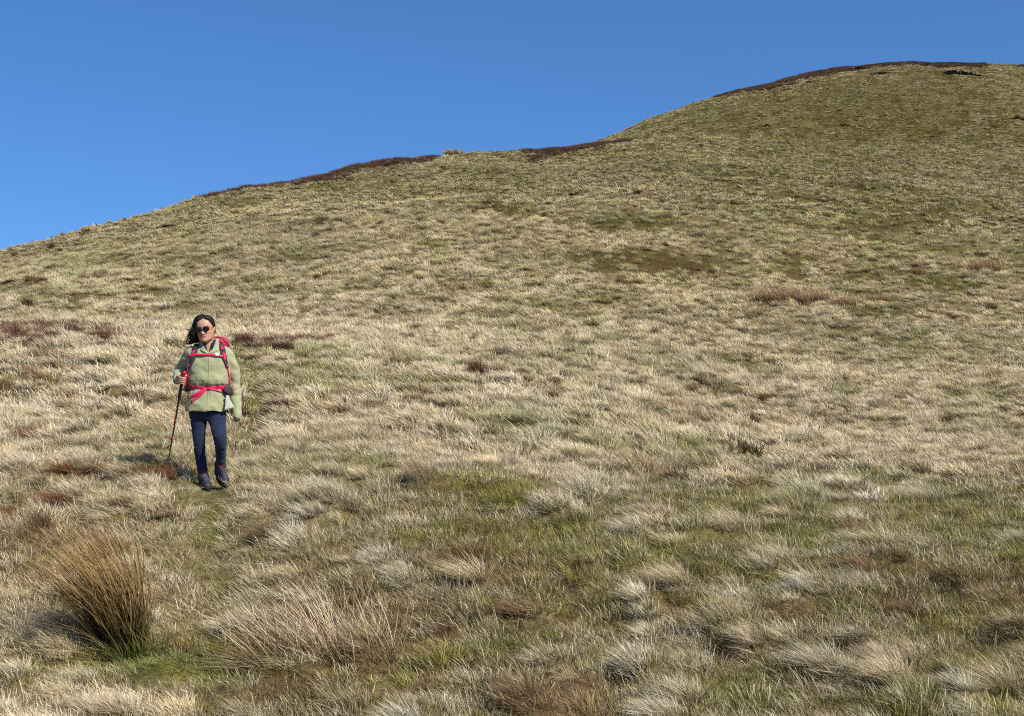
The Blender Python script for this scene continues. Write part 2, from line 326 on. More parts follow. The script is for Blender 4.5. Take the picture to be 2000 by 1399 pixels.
# ------------------------------------------------------------------ grass tufts
def blades(n, R, L, Lv, w, lean, bend, spread, seed, segs=4, gauss=False, droop=0.0, jit=.22):
    """n tapering blades out of a disc of radius R; lean / bend push them down wind (-x)"""
    g = np.random.default_rng(seed)
    a = g.uniform(0, 2 * math.pi, n); q = np.sqrt(g.uniform(0, 1, n)) * R
    if gauss: q = np.abs(g.normal(0, R * .5, n))
    bx, by = q * np.cos(a), q * np.sin(a)
    ln = L * (1 + Lv * g.uniform(-1, 1, n))
    dx = spread * np.cos(a) * (q / max(R, 1e-6)) + g.normal(0, jit, n) - lean
    dy = spread * np.sin(a) * (q / max(R, 1e-6)) + g.normal(0, jit, n)
    dz = np.ones(n); nn = np.sqrt(dx ** 2 + dy ** 2 + dz ** 2); dx, dy, dz = dx / nn, dy / nn, dz / nn
    fa = g.uniform(0, math.pi, n); sx, sy = np.cos(fa), np.sin(fa)
    bendv = bend * g.uniform(.5, 1.5, n); dr = droop * g.uniform(.4, 1.6, n)
    V = np.zeros((n, segs * 2 + 1, 3)); T = np.zeros((n, segs * 2 + 1))
    for s in range(segs + 1):
        t = s / segs
        x = bx + ln * (dx * t - bendv * t * t * .6 + dx * dr * t * t * .4); y = by + ln * (dy * t + dy * dr * t * t * .4)
        z = ln * (dz * t - (bendv * .28 + dr * .5) * t * t * dz)
        ww = w * .5 * (1 - .85 * t ** 1.4)
        if s < segs:
            V[:, 2 * s] = np.stack([x - sx * ww, y - sy * ww, z], 1); V[:, 2 * s + 1] = np.stack([x + sx * ww, y + sy * ww, z], 1); T[:, 2 * s:2 * s + 2] = t
        else:
            V[:, 2 * s] = np.stack([x, y, z], 1); T[:, 2 * s] = 1
    k = segs * 2 + 1; base = np.arange(n)[:, None] * k; tri = []
    for s in range(segs - 1):
        tri += [[2 * s, 2 * s + 1, 2 * s + 3], [2 * s, 2 * s + 3, 2 * s + 2]]
    tri.append([2 * segs - 2, 2 * segs - 1, 2 * segs])
    f = (base[:, :, None] + np.array(tri)[None].reshape(1, -1, 3)).reshape(-1, 3)
    rnd = np.repeat(g.uniform(0, 1, n), k)
    return V.reshape(-1, 3), f, T.ravel(), rnd
def blade_mesh(name, parts, mat):
    vs, fs, ts, rs, off = [], [], [], [], 0
    for (v, f, t, r) in parts:
        vs.append(v); fs.append(f + off); ts.append(t); rs.append(r); off += len(v)
    me = np_mesh(name, np.concatenate(vs), np.concatenate(fs)); fattr(me, 't', np.concatenate(ts)); fattr(me, 'rnd', np.concatenate(rs))
    me.materials.append(mat); return me
def proto_collection(name, metas):
    c = bpy.data.collections.new(name)
    for i, me in enumerate(metas):
        o = bpy.data.objects.new(f'{name}_{i:02d}', me); c.objects.link(o)
    return c
def scatter(name, label, cat, coll, pos, rot, scl, idx, tip, root):
    me = np_mesh(name, pos, np.zeros((0, 3), int))
    vattr(me, 'rot', rot); vattr(me, 'scl', scl)
    a = me.attributes.new('pick', 'INT', 'POINT'); a.data.foreach_set('value', np.asarray(idx, np.int32))
    cattr(me, 'tip', tip); cattr(me, 'root', root)
    o = link(name, me, None, smooth=False); tag(o, label, cat, kind='stuff')
    ng = bpy.data.node_groups.new(name + '_nodes', 'GeometryNodeTree')
    ng.interface.new_socket('Geometry', in_out='INPUT', socket_type='NodeSocketGeometry'); ng.interface.new_socket('Geometry', in_out='OUTPUT', socket_type='NodeSocketGeometry')
    N, K = ng.nodes, ng.links
    gi, go = N.new('NodeGroupInput'), N.new('NodeGroupOutput')
    ci = N.new('GeometryNodeCollectionInfo'); ci.inputs['Collection'].default_value = coll; ci.inputs['Separate Children'].default_value = True; ci.inputs['Reset Children'].default_value = True
    ip = N.new('GeometryNodeInstanceOnPoints'); ip.inputs['Pick Instance'].default_value = True
    def na(nm, ty):
        q = N.new('GeometryNodeInputNamedAttribute'); q.data_type = ty; q.inputs['Name'].default_value = nm; return q.outputs['Attribute']
    K.new(gi.outputs[0], ip.inputs['Points']); K.new(ci.outputs[0], ip.inputs['Instance'])
    K.new(na('pick', 'INT'), ip.inputs['Instance Index']); K.new(na('scl', 'FLOAT_VECTOR'), ip.inputs['Scale'])
    er = N.new('FunctionNodeEulerToRotation'); K.new(na('rot', 'FLOAT_VECTOR'), er.inputs[0]); K.new(er.outputs[0], ip.inputs['Rotation'])
    K.new(ip.outputs[0], go.inputs[0])
    md = o.modifiers.new('scatter', 'NODES'); md.node_group = ng
    return o
def sector(n, d0, d1, g, um=0.46):
    d = np.sqrt(g.uniform(d0 * d0, d1 * d1, n)); u = g.uniform(-um, um, n); return u * d, d
NV = 7
P_SWARD = proto_collection('sward', [blade_mesh('sward', [blades(70, .13, .072, .6, .0042, .3, .35, .9, 100 + i, 3, droop=.4, jit=.45)], M_BLADE) for i in range(NV)])
P_TUFT = proto_collection('tuft', [blade_mesh('tuft', [blades(84, .055, .122, .6, .0034, .52, .42, .55, 200 + i, 4, droop=.3, jit=.34)], M_BLADE) for i in range(NV)])
P_MID = proto_collection('mid_tuft', [blade_mesh('mid_tuft', [blades(34, .085, .150, .55, .0095, .55, .42, .55, 300 + i, 3, droop=.3, jit=.28)], M_BLADE_FAR) for i in range(NV)])
P_MOSS = proto_collection('moss_tuft', [blade_mesh('moss_tuft', [blades(40, .15, .075, .5, .009, .3, .3, .9, 350 + i, 2, droop=.4)], M_BLADE) for i in range(NV)])
P_FAR = proto_collection('far_tuft', [blade_mesh('far_tuft', [blades(22, .16, .23, .45, .060, .75, .42, .55, 400 + i, 2, droop=.35)], M_BLADE_FAR) for i in range(NV)])
STRAWS = np.array([[.67, .555, .35], [.62, .51, .33], [.65, .52, .30], [.57, .455, .26], [.71, .61, .41]])
RUNMAX = np.maximum.accumulate(TAB, 1)
def visible(X, Yv, Z, slack=1.2):
    """drop what lies well behind a crest"""
    fi = np.clip((CX + F * X / Yv - TX[0]) / 40.0, 0, len(TX) - 1).astype(int); fj = np.clip((np.log(Yv) - LD[0]) / (LD[1] - LD[0]), 0, len(LD) - 1).astype(int)
    return Z + slack > RUNMAX[fi, fj] * Yv
def palette(c, g, q):
    """tip and root colour of a tussock from the cover under it; q is the tussock's own random number"""
    n = len(q); s = STRAWS[(q * 997).astype(int) % len(STRAWS)] * (.76 + .36 * ((q * 7919) % 1))[:, None]
    grey = (((q * 104729) % 1) * (.2 + .8 * c['lower']))[:, None] * .85; s = s * (1 - grey) + np.array([.56, .51, .38]) * grey
    root = np.array([.17, .125, .06]) * (.6 + .6 * ((q * 3571) % 1))[:, None] * .6 + C_GRASS * .4 * (.4 + 1.0 * ((q * 6037) % 1))[:, None]
    root = mixc(root, s * .42, .7 * (1 - c['lower']))
    olive = sstep(.12, .55, c['moss'])[:, None] * .6; s = s * (1 - olive) + np.array([.285, .295, .105]) * olive
    dull = ((q * 9176) % 1 < .42 * c['lower']); mixq = ((q * 4423) % 1)[:, None]; s[dull] = (s * .45 + (np.array([.30, .26, .11]) * mixq + np.array([.30, .20, .10]) * (1 - mixq)) * .55)[dull]
    p = (q * 15731) % 1
    b = p < c['brown'] * .8; br = np.array([.225, .142, .068]) * (.6 + .8 * ((q * 2221) % 1))[:, None]; s[b] = br[b]; root[b] = br[b] * .55
    r = p < c['rust'] * .95; ru = np.array([.135, .070, .042]) * (.6 + .8 * ((q * 2221) % 1))[:, None]; s[r] = ru[r]; root[r] = ru[r] * .55
    return s, root
def place(name, label, coll, X, Yv, tip, root, hs, hf, g, yaw, sink=.012):
    feet = (np.abs(X - PBASE.x) < .26) & (Yv > 12.7) & (Yv < 13.45); hf = np.where(feet, hf * .62, hf); keep = ~(feet & (g.uniform(0, 1, len(X)) < .2))
    X, Yv, tip, root, hs, hf, yaw = [a[keep] for a in (X, Yv, tip, root, hs, hf, yaw)]; m = len(X)
    Z = H(X, Yv) - sink - .0002 * Yv
    e = .15 * np.maximum(1, Yv / 20); gx = (H0(X + e, Yv) - H0(X - e, Yv)) / (2 * e); gy = (H0(X, Yv + e) - H0(X, Yv - e)) / (2 * e)
    rot = np.stack([np.arctan(gy) * .7 + g.normal(0, .13, m), -np.arctan(gx) * .7 + g.normal(0, .13, m), yaw], 1)
    scl = np.stack([hs, hs, hs * hf], 1)
    print(name, m)
    return scatter(name, label, 'grass', coll, np.stack([X, Yv, Z], 1), rot, scl, g.integers(0, NV, m), tip, root)
def tussocks(name, label, coll, d0, d1, per, seed, size, um=.46, thin=1.0, C=CELL, S=1.0):
    g = np.random.default_rng(seed); w = um * d1
    ix, iy = np.meshgrid(np.arange(int(-w / C) - 1, int(w / C) + 2), np.arange(int(d0 / C * .85), int(d1 / C * 1.1) + 1), indexing='ij'); ix = ix.ravel().astype(np.int64); iy = iy.ravel().astype(np.int64)
    cx, cy, rd, hh, q, e = cell_props(ix, iy, C, S)
    edge = cy + (q - .5) * min(12.0, .2 * d0 + .2 * d1)
    k = (np.abs(cx) < um * cy) & (edge > d0) & (edge < d1) & (e < .88) & (cy > 2.5); cx, cy, rd, hh, q, e = [a[k] for a in (cx, cy, rd, hh, q, e)]
    if d1 > 80:
        k = visible(cx, cy, H0(cx, cy)); cx, cy, rd, hh, q, e = [a[k] for a in (cx, cy, rd, hh, q, e)]
    c = cover(cx, cy); far = sstep(60, 140, cy); pr = 1 - (.74 - .34 * far) * sstep(.2, .7, c['moss']) - .35 * c['brown'] - 1.0 * c['path'] - .28 * c['lower'] - .12 * far - .6 * c['rust'] * (cy < 18) - .85 * c['bare']
    k = ((q * 31337) % 1) < pr * thin; cx, cy, rd, hh, q = [a[k] for a in (cx, cy, rd, hh, q)]; c = {a: b[k] for a, b in c.items()}
    tip, root = palette(c, g, q); dm_ = sstep(200, 225, cy); lum = tip.mean(1, keepdims=True); tip = tip * (1 + (.36 / np.maximum(lum, .1) - 1) * (.45 * sstep(60, 140, cy))[:, None] * (lum > .22)); fd = (1.04 - .30 * sstep(36, 150, cy) + .12 * dm_)[:, None] * (1 + (.55 * (fbm(cx * .05, cy * .03, 97, 3) - .5) + .5 * (fbm(cx * .22, cy * .16, 98, 2) - .5)) * sstep(30, 60, cy))[:, None]; tip = tip * fd * (1 + (np.array([.99, 1.0, .72]) - 1) * sstep(40, 130, cy)[:, None])
    cnt = np.maximum(1, np.round(per * (rd / (.14 * S)) ** 1.6 * g.uniform(.7, 1.3, len(cx)))).astype(int)
    I = np.repeat(np.arange(len(cx)), cnt); m = len(I); a = g.uniform(0, 6.283, m); rr = np.sqrt(g.uniform(0, 1, m)) * rd[I] * .82 * (cnt[I] > 1)
    el = .6 + .9 * ((q * 6151) % 1)[I]; X = cx[I] + rr * np.cos(a) * el; Yv = cy[I] + rr * np.sin(a) / el
    hf = (.5 + .65 * (hh[I] / .09)) * (.85 + .15 * sstep(20, 40, cy[I])) * (1.12 - .55 * (rr / rd[I]) ** 2) * g.uniform(.8, 1.2, m)
    hf = np.where(c['brown'][I] > .4, hf * .75, hf) * (1 - .5 * np.exp(-(np.abs(X - np.interp(Yv, PATH_D, PATH_X)) / .45) ** 2) * (np.abs(Yv - 12.9) < 1.2))
    wind = (fbm(cx * .5, cy * .4, 95, 2) - .5) * 1.6
    yaw = g.normal(0, .38, m) + (((q * 521) % 1) - .5)[I] * 1.5 + wind[I]
    f = g.uniform(.85, 1.15, (m, 1))
    return place(name, label, coll, X, Yv, tip[I] * f, root[I] * f, size * g.uniform(.8, 1.2, m) * (.8 + .5 * rd[I] / .2), hf, g, yaw)
def sward(name, label, coll, d0, d1, n, seed, hs):
    g = np.random.default_rng(seed); X, Yv = sector(n, d0, d1, g)
    if d1 > 80:
        k = visible(X, Yv, H0(X, Yv)); X, Yv = X[k], Yv[k]
    c = cover(X, Yv); m = len(X); q = g.uniform(0, 1, m); tip, root = palette(c, g, q)
    tip *= (1.0 - .10 * c['lower'])[:, None]; root = mixc(root * .9, tip * .5, .8 * (1 - c['lower']))
    p = g.uniform(0, 1, m); ism = p < .06 + .34 * c['lower'] + .5 * c['bare'] + .45 * c['path'] + .16 * sstep(40, 90, Yv) + c['moss'] * .8
    green = np.array([.215, .195, .030]) * g.uniform(.55, 1.35, (m, 1)) + np.array([.06, .045, .01]) * g.uniform(0, 1, (m, 1)); sel = g.uniform(0, 1, m) < .25; green[sel] = (C_GRASS * 1.25 * g.uniform(.7, 1.4, (m, 1)))[sel]
    fs = sstep(45, 70, Yv); u = g.uniform(0, 1, m); dk = (1 + .3 * sstep(200, 225, Yv))[:, None] * np.where((u < .4)[:, None], np.array([.112, .102, .024]), np.where((u < .65)[:, None], np.array([.160, .115, .042]), np.array([.165, .158, .042]))) * g.uniform(.7, 1.3, (m, 1)) * (1 - .42 * sstep(.45, .85, c['moss']))[:, None]; green = mixc(green, dk, fs); green = mixc(green, np.array([.14, .17, .035]) * g.uniform(.8, 1.25, (m, 1)), ell(GREEN, c['xp'], c['yp']))
    green = mixc(green, np.array([.19, .19, .055]) * g.uniform(.7, 1.2, (m, 1)), .8 * c['path'] * (Yv < 13.6)); w = g.uniform(.55, 1, m) * ism; tip = mixc(tip, green, w); root = mixc(root, green * .85, w)
    red = g.uniform(0, 1, m) < .16 * c['lower']; tip[red] = np.array([.22, .125, .06]); pal = g.uniform(0, 1, m) < .30 * c['lower']; tip[pal] = np.array([.54, .46, .29]); tip = tip * (1 + (np.array([1.02, .86, .78]) - 1) * (sstep(50, 90, Yv) * w)[:, None])
    hf = (.55 + .9 * g.uniform(0, 1, m) + 1.1 * c['lower'] * g.uniform(0, 1, m) ** 2) * (1 - .42 * c['path']) * (1 + .35 * (1 - c['lower']) * (Yv < 60)) * (1 - .45 * c['rust']) * (1 - .35 * c['bare'])
    return place(name, label, coll, X, Yv, tip, root, hs * g.uniform(.75, 1.25, m), hf, g, g.normal(0, .8, m))
def mixc(a, b, w): return a * (1 - w[:, None]) + b * w[:, None]
sward('short_grass', 'short green and brown turf between the tussocks up close', P_SWARD, 6.0, 18, 15000, 1, 1.0)
sward('low_turf', 'low olive turf between the tussocks beyond the walker', P_MOSS, 16, 60, 45000, 6, 1.1)
tussocks('tussock_grass', 'pale wind combed tussock grass around the walker and in front', P_TUFT, 5.5, 19, 12, 2, .85)
tussocks('small_tufts', 'small loose straw tufts filling in between the tussocks', P_TUFT, 6.0, 22, 4.5, 12, .70, thin=.8, C=.25, S=.62)
sward('slope_turf', 'low olive turf between the pale tussocks of the hillside', P_MOSS, 55, 330, 130000, 7, 2.4)
tussocks('path_grass', 'pale grass beyond the walker towards the dark heather brow', P_MID, 18, 46, 7, 3, 1.05)
tussocks('slope_grass', 'straw coloured grass over the lower hillside', P_MID, 46, 100, 4.2, 4, 1.5, thin=.97, C=.47, S=1.15)
tussocks('hill_grass', 'pale and olive grass over the upper hillside and summit', P_FAR, 100, 390, 1.0, 5, 1.05, thin=.95, C=.55, S=1.1)

# ------------------------------------------------------------------ mesh tools for the walker
def ring(c, ax, ay, n=24, e=2.0):
    c, ax, ay = np.array(c, float), np.array(ax, float), np.array(ay, float); a = np.linspace(0, 2 * math.pi, n, endpoint=False); co, si = np.cos(a), np.sin(a)
    p = 2.0 / e; return c + np.outer(np.sign(co) * np.abs(co) ** p, ax) + np.outer(np.sign(si) * np.abs(si) ** p, ay)
def loft(rings, cap=True):
    n = len(rings[0]); v = np.concatenate(rings); f = []
    for k in range(len(rings) - 1):
        for i in range(n):
            j = (i + 1) % n; f.append((k * n + i, k * n + j, (k + 1) * n + j, (k + 1) * n + i))
    v = list(v)
    if cap:
        for k, fl in ((0, True), (len(rings) - 1, False)):
            v.append(np.mean(rings[k], 0)); ci = len(v) - 1
            for i in range(n):
                j = (i + 1) % n; f.append((k * n + j, k * n + i, ci) if fl else (k * n + i, k * n + j, ci))
    return np.array(v), f
def dense(pts, step):
    """Catmull-Rom through points of any dimension"""
    p = np.array(pts, float); out = []
    for i in range(len(p) - 1):
        a, b, c, d = p[max(i - 1, 0)], p[i], p[i + 1], p[min(i + 2, len(p) - 1)]; m = max(1, int(np.linalg.norm((c - b)[:3]) / step))
        for k in range(m):
            t = k / m; out.append(.5 * (2 * b + (c - a) * t + (2 * a - 5 * b + 4 * c - d) * t * t + (3 * b - a - 3 * c + d) * t ** 3))
    out.append(p[-1]); return np.array(out)
def tube(pts, radii, n=14, step=.02, up=(0, -1, 0), flat=1.0):
    """tapering tube along points; radii one per point, or (r across, r along up)"""
    r = np.array([(q, q * flat) if np.isscalar(q) else q for q in radii], float)
    pr = dense(np.concatenate([np.array([list(q) for q in pts], float), r], 1), step); p, r = pr[:, :3], pr[:, 3:]
    t = np.gradient(p, axis=0); t /= np.linalg.norm(t, axis=1)[:, None] + 1e-12; u = np.array(up, float); rings = []
    for k in range(len(p)):
        u = u - t[k] * u.dot(t[k]); u /= np.linalg.norm(u) + 1e-12; w = np.cross(t[k], u)
        rings.append(ring(p[k], w * r[k, 0], u * r[k, 1], n))
    ends = []
    def dome(k, sgn):
        return [p[k] + sgn * t[k] * r[k].min() * s + (rings[k] - p[k]) * math.sqrt(max(1 - s * s, .01)) for s in (.5, .85, .99)]
    return loft(dome(0, -1)[::-1] + rings + dome(len(p) - 1, 1))
def ball(c, rx, ry, rz, n=16):
    v, rg = [], []
    for k in range(1, n): 
        a = math.pi * k / n - math.pi / 2; rg.append(ring((c[0], c[1], c[2] + rz * math.sin(a)), (rx * math.cos(a), 0, 0), (0, ry * math.cos(a), 0), n * 2))
    return loft(rg)
def merge(parts):
    vs, fs, off = [], [], 0
    for v, f in parts:
        vs.append(np.asarray(v)); fs += [tuple(int(i) + off for i in q) for q in f]; off += len(v)
    return np.concatenate(vs), fs
def pymesh(name, v, f):
    me = bpy.data.meshes.new(name); me.from_pydata([tuple(map(float, q)) for q in v], [], f); me.update(); return me
def fuse(parts, voxel, smooth=3, fac=.5, shift=None):
    """one continuous skin over overlapping pieces"""
    v, f = merge(parts); me = pymesh('tmp', v, f)
    bm = bmesh.new(); bm.from_mesh(me); bmesh.ops.recalc_face_normals(bm, faces=bm.faces); bm.to_mesh(me); bm.free()
    o = bpy.data.objects.new('tmp', me); COL.objects.link(o)
    m = o.modifiers.new('r', 'REMESH'); m.mode = 'VOXEL'; m.voxel_size = voxel
    if smooth: q = o.modifiers.new('s', 'SMOOTH'); q.iterations = smooth; q.factor = fac
    dg = bpy.context.evaluated_depsgraph_get(); out = bpy.data.meshes.new_from_object(o.evaluated_get(dg))
    bpy.data.objects.remove(o); bpy.data.meshes.remove(me); return out
def coords(me):
    a = np.empty(len(me.vertices) * 3, np.float32); me.vertices.foreach_get('co', a); return a.reshape(-1, 3).astype(float)
def normals(me):
    a = np.empty(len(me.vertices) * 3, np.float32); me.vertex_normals.foreach_get('vector', a); return a.reshape(-1, 3).astype(float)
def setco(me, v): me.vertices.foreach_set('co', np.asarray(v, np.float32).ravel()); me.update()
def surface_mat(name, col, rough=.7, nscale=60, namt=.18, bump=.15, bscale=None, sheen=0, spec=.3, attr=None, metal=0, coat=0):
    m, n, l = new_mat(name); out = n.new('ShaderNodeOutputMaterial'); b = n.new('ShaderNodeBsdfPrincipled')
    b.inputs['Roughness'].default_value = rough; b.inputs['Specular IOR Level'].default_value = spec; b.inputs['Sheen Weight'].default_value = sheen; b.inputs['Metallic'].default_value = metal; b.inputs['Coat Weight'].default_value = coat
    tc = n.new('ShaderNodeTexCoord'); nz = n.new('ShaderNodeTexNoise'); nz.inputs['Scale'].default_value = nscale; nz.inputs['Detail'].default_value = 5; l.new(tc.outputs['Object'], nz.inputs['Vector'])
    mr = n.new('ShaderNodeMapRange'); mr.inputs[1].default_value = .3; mr.inputs[2].default_value = .7; mr.inputs[3].default_value = 1 - namt; mr.inputs[4].default_value = 1 + namt; l.new(nz.outputs[0], mr.inputs[0])
    mx = n.new('ShaderNodeMix'); mx.data_type = 'RGBA'; mx.blend_type = 'MULTIPLY'; mx.inputs[0].default_value = 1; l.new(mr.outputs[0], mx.inputs[7])
    if attr:
        at = n.new('ShaderNodeAttribute'); at.attribute_name = attr; l.new(at.outputs['Color'], mx.inputs[6])
    else: mx.inputs[6].default_value = (*col, 1)
    l.new(mx.outputs[2], b.inputs['Base Color'])
    if bump:
        n2 = n.new('ShaderNodeTexNoise'); n2.inputs['Scale'].default_value = bscale or nscale * 4; n2.inputs['Detail'].default_value = 3; l.new(tc.outputs['Object'], n2.inputs['Vector'])
        bp = n.new('ShaderNodeBump'); bp.inputs['Strength'].default_value = bump; bp.inputs['Distance'].default_value = .004; l.new(n2.outputs[0], bp.inputs['Height']); l.new(bp.outputs[0], b.inputs['Normal'])
    l.new(b.outputs[0], out.inputs[0]); return m
M_SKIN = surface_mat('skin', (.37, .2, .13), .5, 90, .06, .12, 400, spec=.35, attr='tone')
M_FLEECE = surface_mat('sage_fleece', (.285, .298, .158), .95, 45, .06, .25, 320, sheen=.35, spec=.1)
M_LINING = surface_mat('pale_lining', (.36, .37, .29), .9, 40, .06, .2)
M_NAVY = surface_mat('navy_knit', (.012, .014, .05), .9, 80, .2, .3)
M_DENIM = surface_mat('navy_denim', (.010, .017, .042), .85, 120, .25, .3, 700, sheen=.1, spec=.2)
M_SOCK = surface_mat('maroon_wool', (.085, .017, .024), .95, 150, .25, .6, 300)
M_BOOT = surface_mat('boot_leather', (.022, .019, .026), .6, 60, .3, .25, spec=.4)
M_SOLE = surface_mat('boot_rubber', (.010, .010, .011), .75, 60, .2, .2)
M_LACE = surface_mat('boot_lace', (.10, .09, .12), .8, 200, .3, 0)
M_PURPLE = surface_mat('purple_trim', (.09, .035, .10), .8, 80, .2, .1)
M_HAIR = surface_mat('black_hair', (.011, .009, .008), .6, 40, .35, 0, spec=.25)
M_RED = surface_mat('crimson_webbing', (.55, .014, .075), .65, 120, .14, .25, 900, spec=.35)
M_PACK = surface_mat('crimson_nylon', (.50, .010, .055), .6, 30, .14, .2, spec=.35)
M_PAD = surface_mat('charcoal_padding', (.035, .028, .034), .85, 90, .3, .3)
M_WHITE = surface_mat('white_plastic', (.62, .62, .62), .45, 50, .03, 0)
M_LENS = surface_mat('dark_lens', (.004, .004, .005), .08, 10, .0, 0, spec=.6)
M_FRAME = surface_mat('black_frame', (.008, .007, .007), .25, 10, .0, 0, spec=.5)
M_CARBON = surface_mat('dark_shaft', (.016, .010, .010), .35, 30, .1, 0, spec=.5)
M_POLERED = surface_mat('red_plastic', (.40, .012, .012), .4, 40, .08, 0, spec=.5)
M_STEEL = surface_mat('bright_clamp', (.55, .52, .5), .35, 40, .08, 0, metal=.7)

def W(xp, yp, dy=0.0):
    d = PD + dy; return np.array([(xp - CX) / F * d, d, (HY - yp) / F * d])
MPP = PD / F                                   # metres per photo pixel at the walker
person = bpy.data.objects.new('person', None); COL.objects.link(person); person.location = PBASE; person.empty_display_size = .2
tag(person, 'woman hiker in sage green fleece and navy trousers walking down the grassy path', 'person')
def to_local(me, o=PBASE): setco(me, coords(me) - np.array(o)); return me
def part(name, me, mat, parent, local=True):
    if local: to_local(me)
    return link(name, me, mat, parent)

# ---- head, in its own frame: x to the viewer's right, y out of the face, z up from the chin
HZ = [0, .010, .028, .050, .075, .100, .122, .145, .170, .193, .210, .221, .226]
HA = [.024, .045, .060, .0675, .0725, .0755, .0760, .0755, .074, .066, .050, .030, .006]
HF = [.078, .090, .093, .0905, .0905, .0895, .087, .090, .086, .072, .052, .030, .006]
HB = [-.035, -.015, .020, .052, .074, .088, .096, .099, .097, .084, .063, .036, .006]
def head_surf(z, a, off=0.0, feat=True):
    """point on the head at height z, angle a (0 = face, +90 deg = viewer's right)"""
    A, Fr, B = [float(pchip(HZ, q, np.array([z]))[0]) for q in (HA, HF, HB)]
    c, s = math.cos(a), math.sin(a); e = 2 / 2.25
    yy = (Fr if c > 0 else B) * (abs(c) ** e) * (1 if c > 0 else -1); xx = A * math.copysign(abs(s) ** e, s)
    if c > 0 and B < 0: pass
    if feat and c > 0:
        g = lambda v, m, w: math.exp(-((v - m) / w) ** 2)
        t = min(max((.128 - z) / .052, 0), 1)
        if z > .062: yy += (.003 + .019 * t) * g(xx, 0, .009 + .005 * t) * (1 if z > .077 else max(0, (z - .066) / .011)) * (1 if z < .128 else g(z, .128, .02))
        yy += .007 * g(z, .0795, .007) * (g(xx, .013, .007) + g(xx, -.013, .007)) * .6
        yy += .0055 * g(z, .0545, .0042) * g(xx, 0, .019) + .0055 * g(z, .0455, .0045) * g(xx, 0, .016) - .004 * g(z, .0500, .0022) * g(xx, 0, .022)
        yy += .005 * g(z, .018, .012) * g(xx, 0, .018)
        yy -= .008 * g(z, .119, .011) * (g(xx, .032, .014) + g(xx, -.032, .014))
        yy += .004 * g(z, .095, .016) * (g(xx, .043, .016) + g(xx, -.043, .016)); yy += .003 * g(z, .137, .008) * g(abs(xx), .030, .022)
    k = 1 + off / .085
    return np.array([xx * k, yy * k, z + off * max(0, (z - .14) / .086)])
HS = 1.06
_r, _y, _p = math.radians(7.5), math.radians(-4), math.radians(3)
HROT = np.array(Matrix.Rotation(-_r, 3, 'Y')) @ np.array(Matrix.Rotation(_y, 3, 'Z')) @ np.array(Matrix.Rotation(_p, 3, 'X'))
HORG = W(404.5, 668.0, -.01)
def head_w(p):
    p = np.asarray(p, float) * HS; q = p.copy(); q[..., 1] = -p[..., 1]; return q @ HROT.T + HORG
def head_piece():
    zs = np.concatenate([np.linspace(0, .012, 4), np.linspace(.016, .2, 62), np.linspace(.203, .226, 10)])
    angs = np.linspace(0, 2 * math.pi, 96, endpoint=False); rg = [np.array([head_surf(z, a) for a in angs]) for z in zs]
    v, f = loft([head_w(r) for r in rg]); return v, f
def ear(s):
    pts = []
    for k in range(9):
        t = k / 8; pts.append((s * (.073 + .010 * math.sin(math.pi * t)), -.008 - .012 * t + .006 * math.sin(math.pi * t), .080 + .058 * t))
    return tube([head_w(np.array(p)) for p in pts], [(.005 + .013 * math.sin(math.pi * (k / 8) ** .8) ** .7, .0065) for k in range(9)], 10, .004, up=(s, 0, 0))
# ---- hands
PGRIP = W(356.0, 742, -.17)                    # where the hand holds the pole
PTOP = W(358.2, 730, -.185)
_ax = PTOP - np.array(TIP); _ax /= np.linalg.norm(_ax)
def around(phi, r, h):
    e1 = np.array([1., 0, 0]) - _ax * _ax[0]; e1 /= np.linalg.norm(e1); e2 = np.cross(_ax, e1)
    a = math.radians(phi); g = np.array(PTOP) + _ax * (np.dot(PGRIP - PTOP, _ax) + h)
    return g + e1 * math.cos(a) * r + e2 * math.sin(a) * r
WRIST_R = W(346.5, 744, -.085)
hand_r = []
for k, h in enumerate((.030, .0105, -.0085, -.026)):
    rf = (.0088, .0092, .0088, .0078)[k]
    hand_r.append(tube([WRIST_R + _ax * h * .5, (WRIST_R + around(178, .044, h)) / 2 + _ax * h * .15 + np.array([-.006, 0, 0]), around(192, .042, h)], [.018, .016, .0115], 12, .008))
    hand_r.append(tube([around(188, .041, h), around(225, .037, h), around(262, .031, h - .001), around(300, .029, h - .002), around(345, .027, h - .003), around(25, .024, h - .003)], [.0108, rf * 1.06, rf * 1.04, rf, rf * .95, rf * .8], 12, .006))
hand_r.append(tube([WRIST_R + _ax * .012, around(120, .036, .028), around(70, .032, .040), around(20, .029, .046), around(-25, .027, .046)], [.016, .0135, .011, .0095, .0085], 12, .006))
WL = W(462.5, 800, .0)
hand_l = [tube([W(461.5, 790, .01), WL, W(463, 812, -.015)], [(.024, .016), (.026, .017), (.036, .014)], 14, .01)]
for k in range(4):
    dx = (-5.2, -1.9, 1.5, 4.6)[k]; ln = (1., 1.1, 1.04, .84)[k]
    hand_l.append(tube([W(463 + dx, 811, -.017), W(463 + dx * 1.05, 811 + 5.5 * ln, -.024), W(463 + dx * 1.02, 811 + 10 * ln, -.010), W(463 + dx, 811 + 11.5 * ln, .008)], [.0095, .0088, .0082, .007], 10, .006))
hand_l.append(tube([W(459, 801, -.012), W(456, 808, -.030), W(457, 814, -.040)], [.0125, .0105, .008], 10, .006))
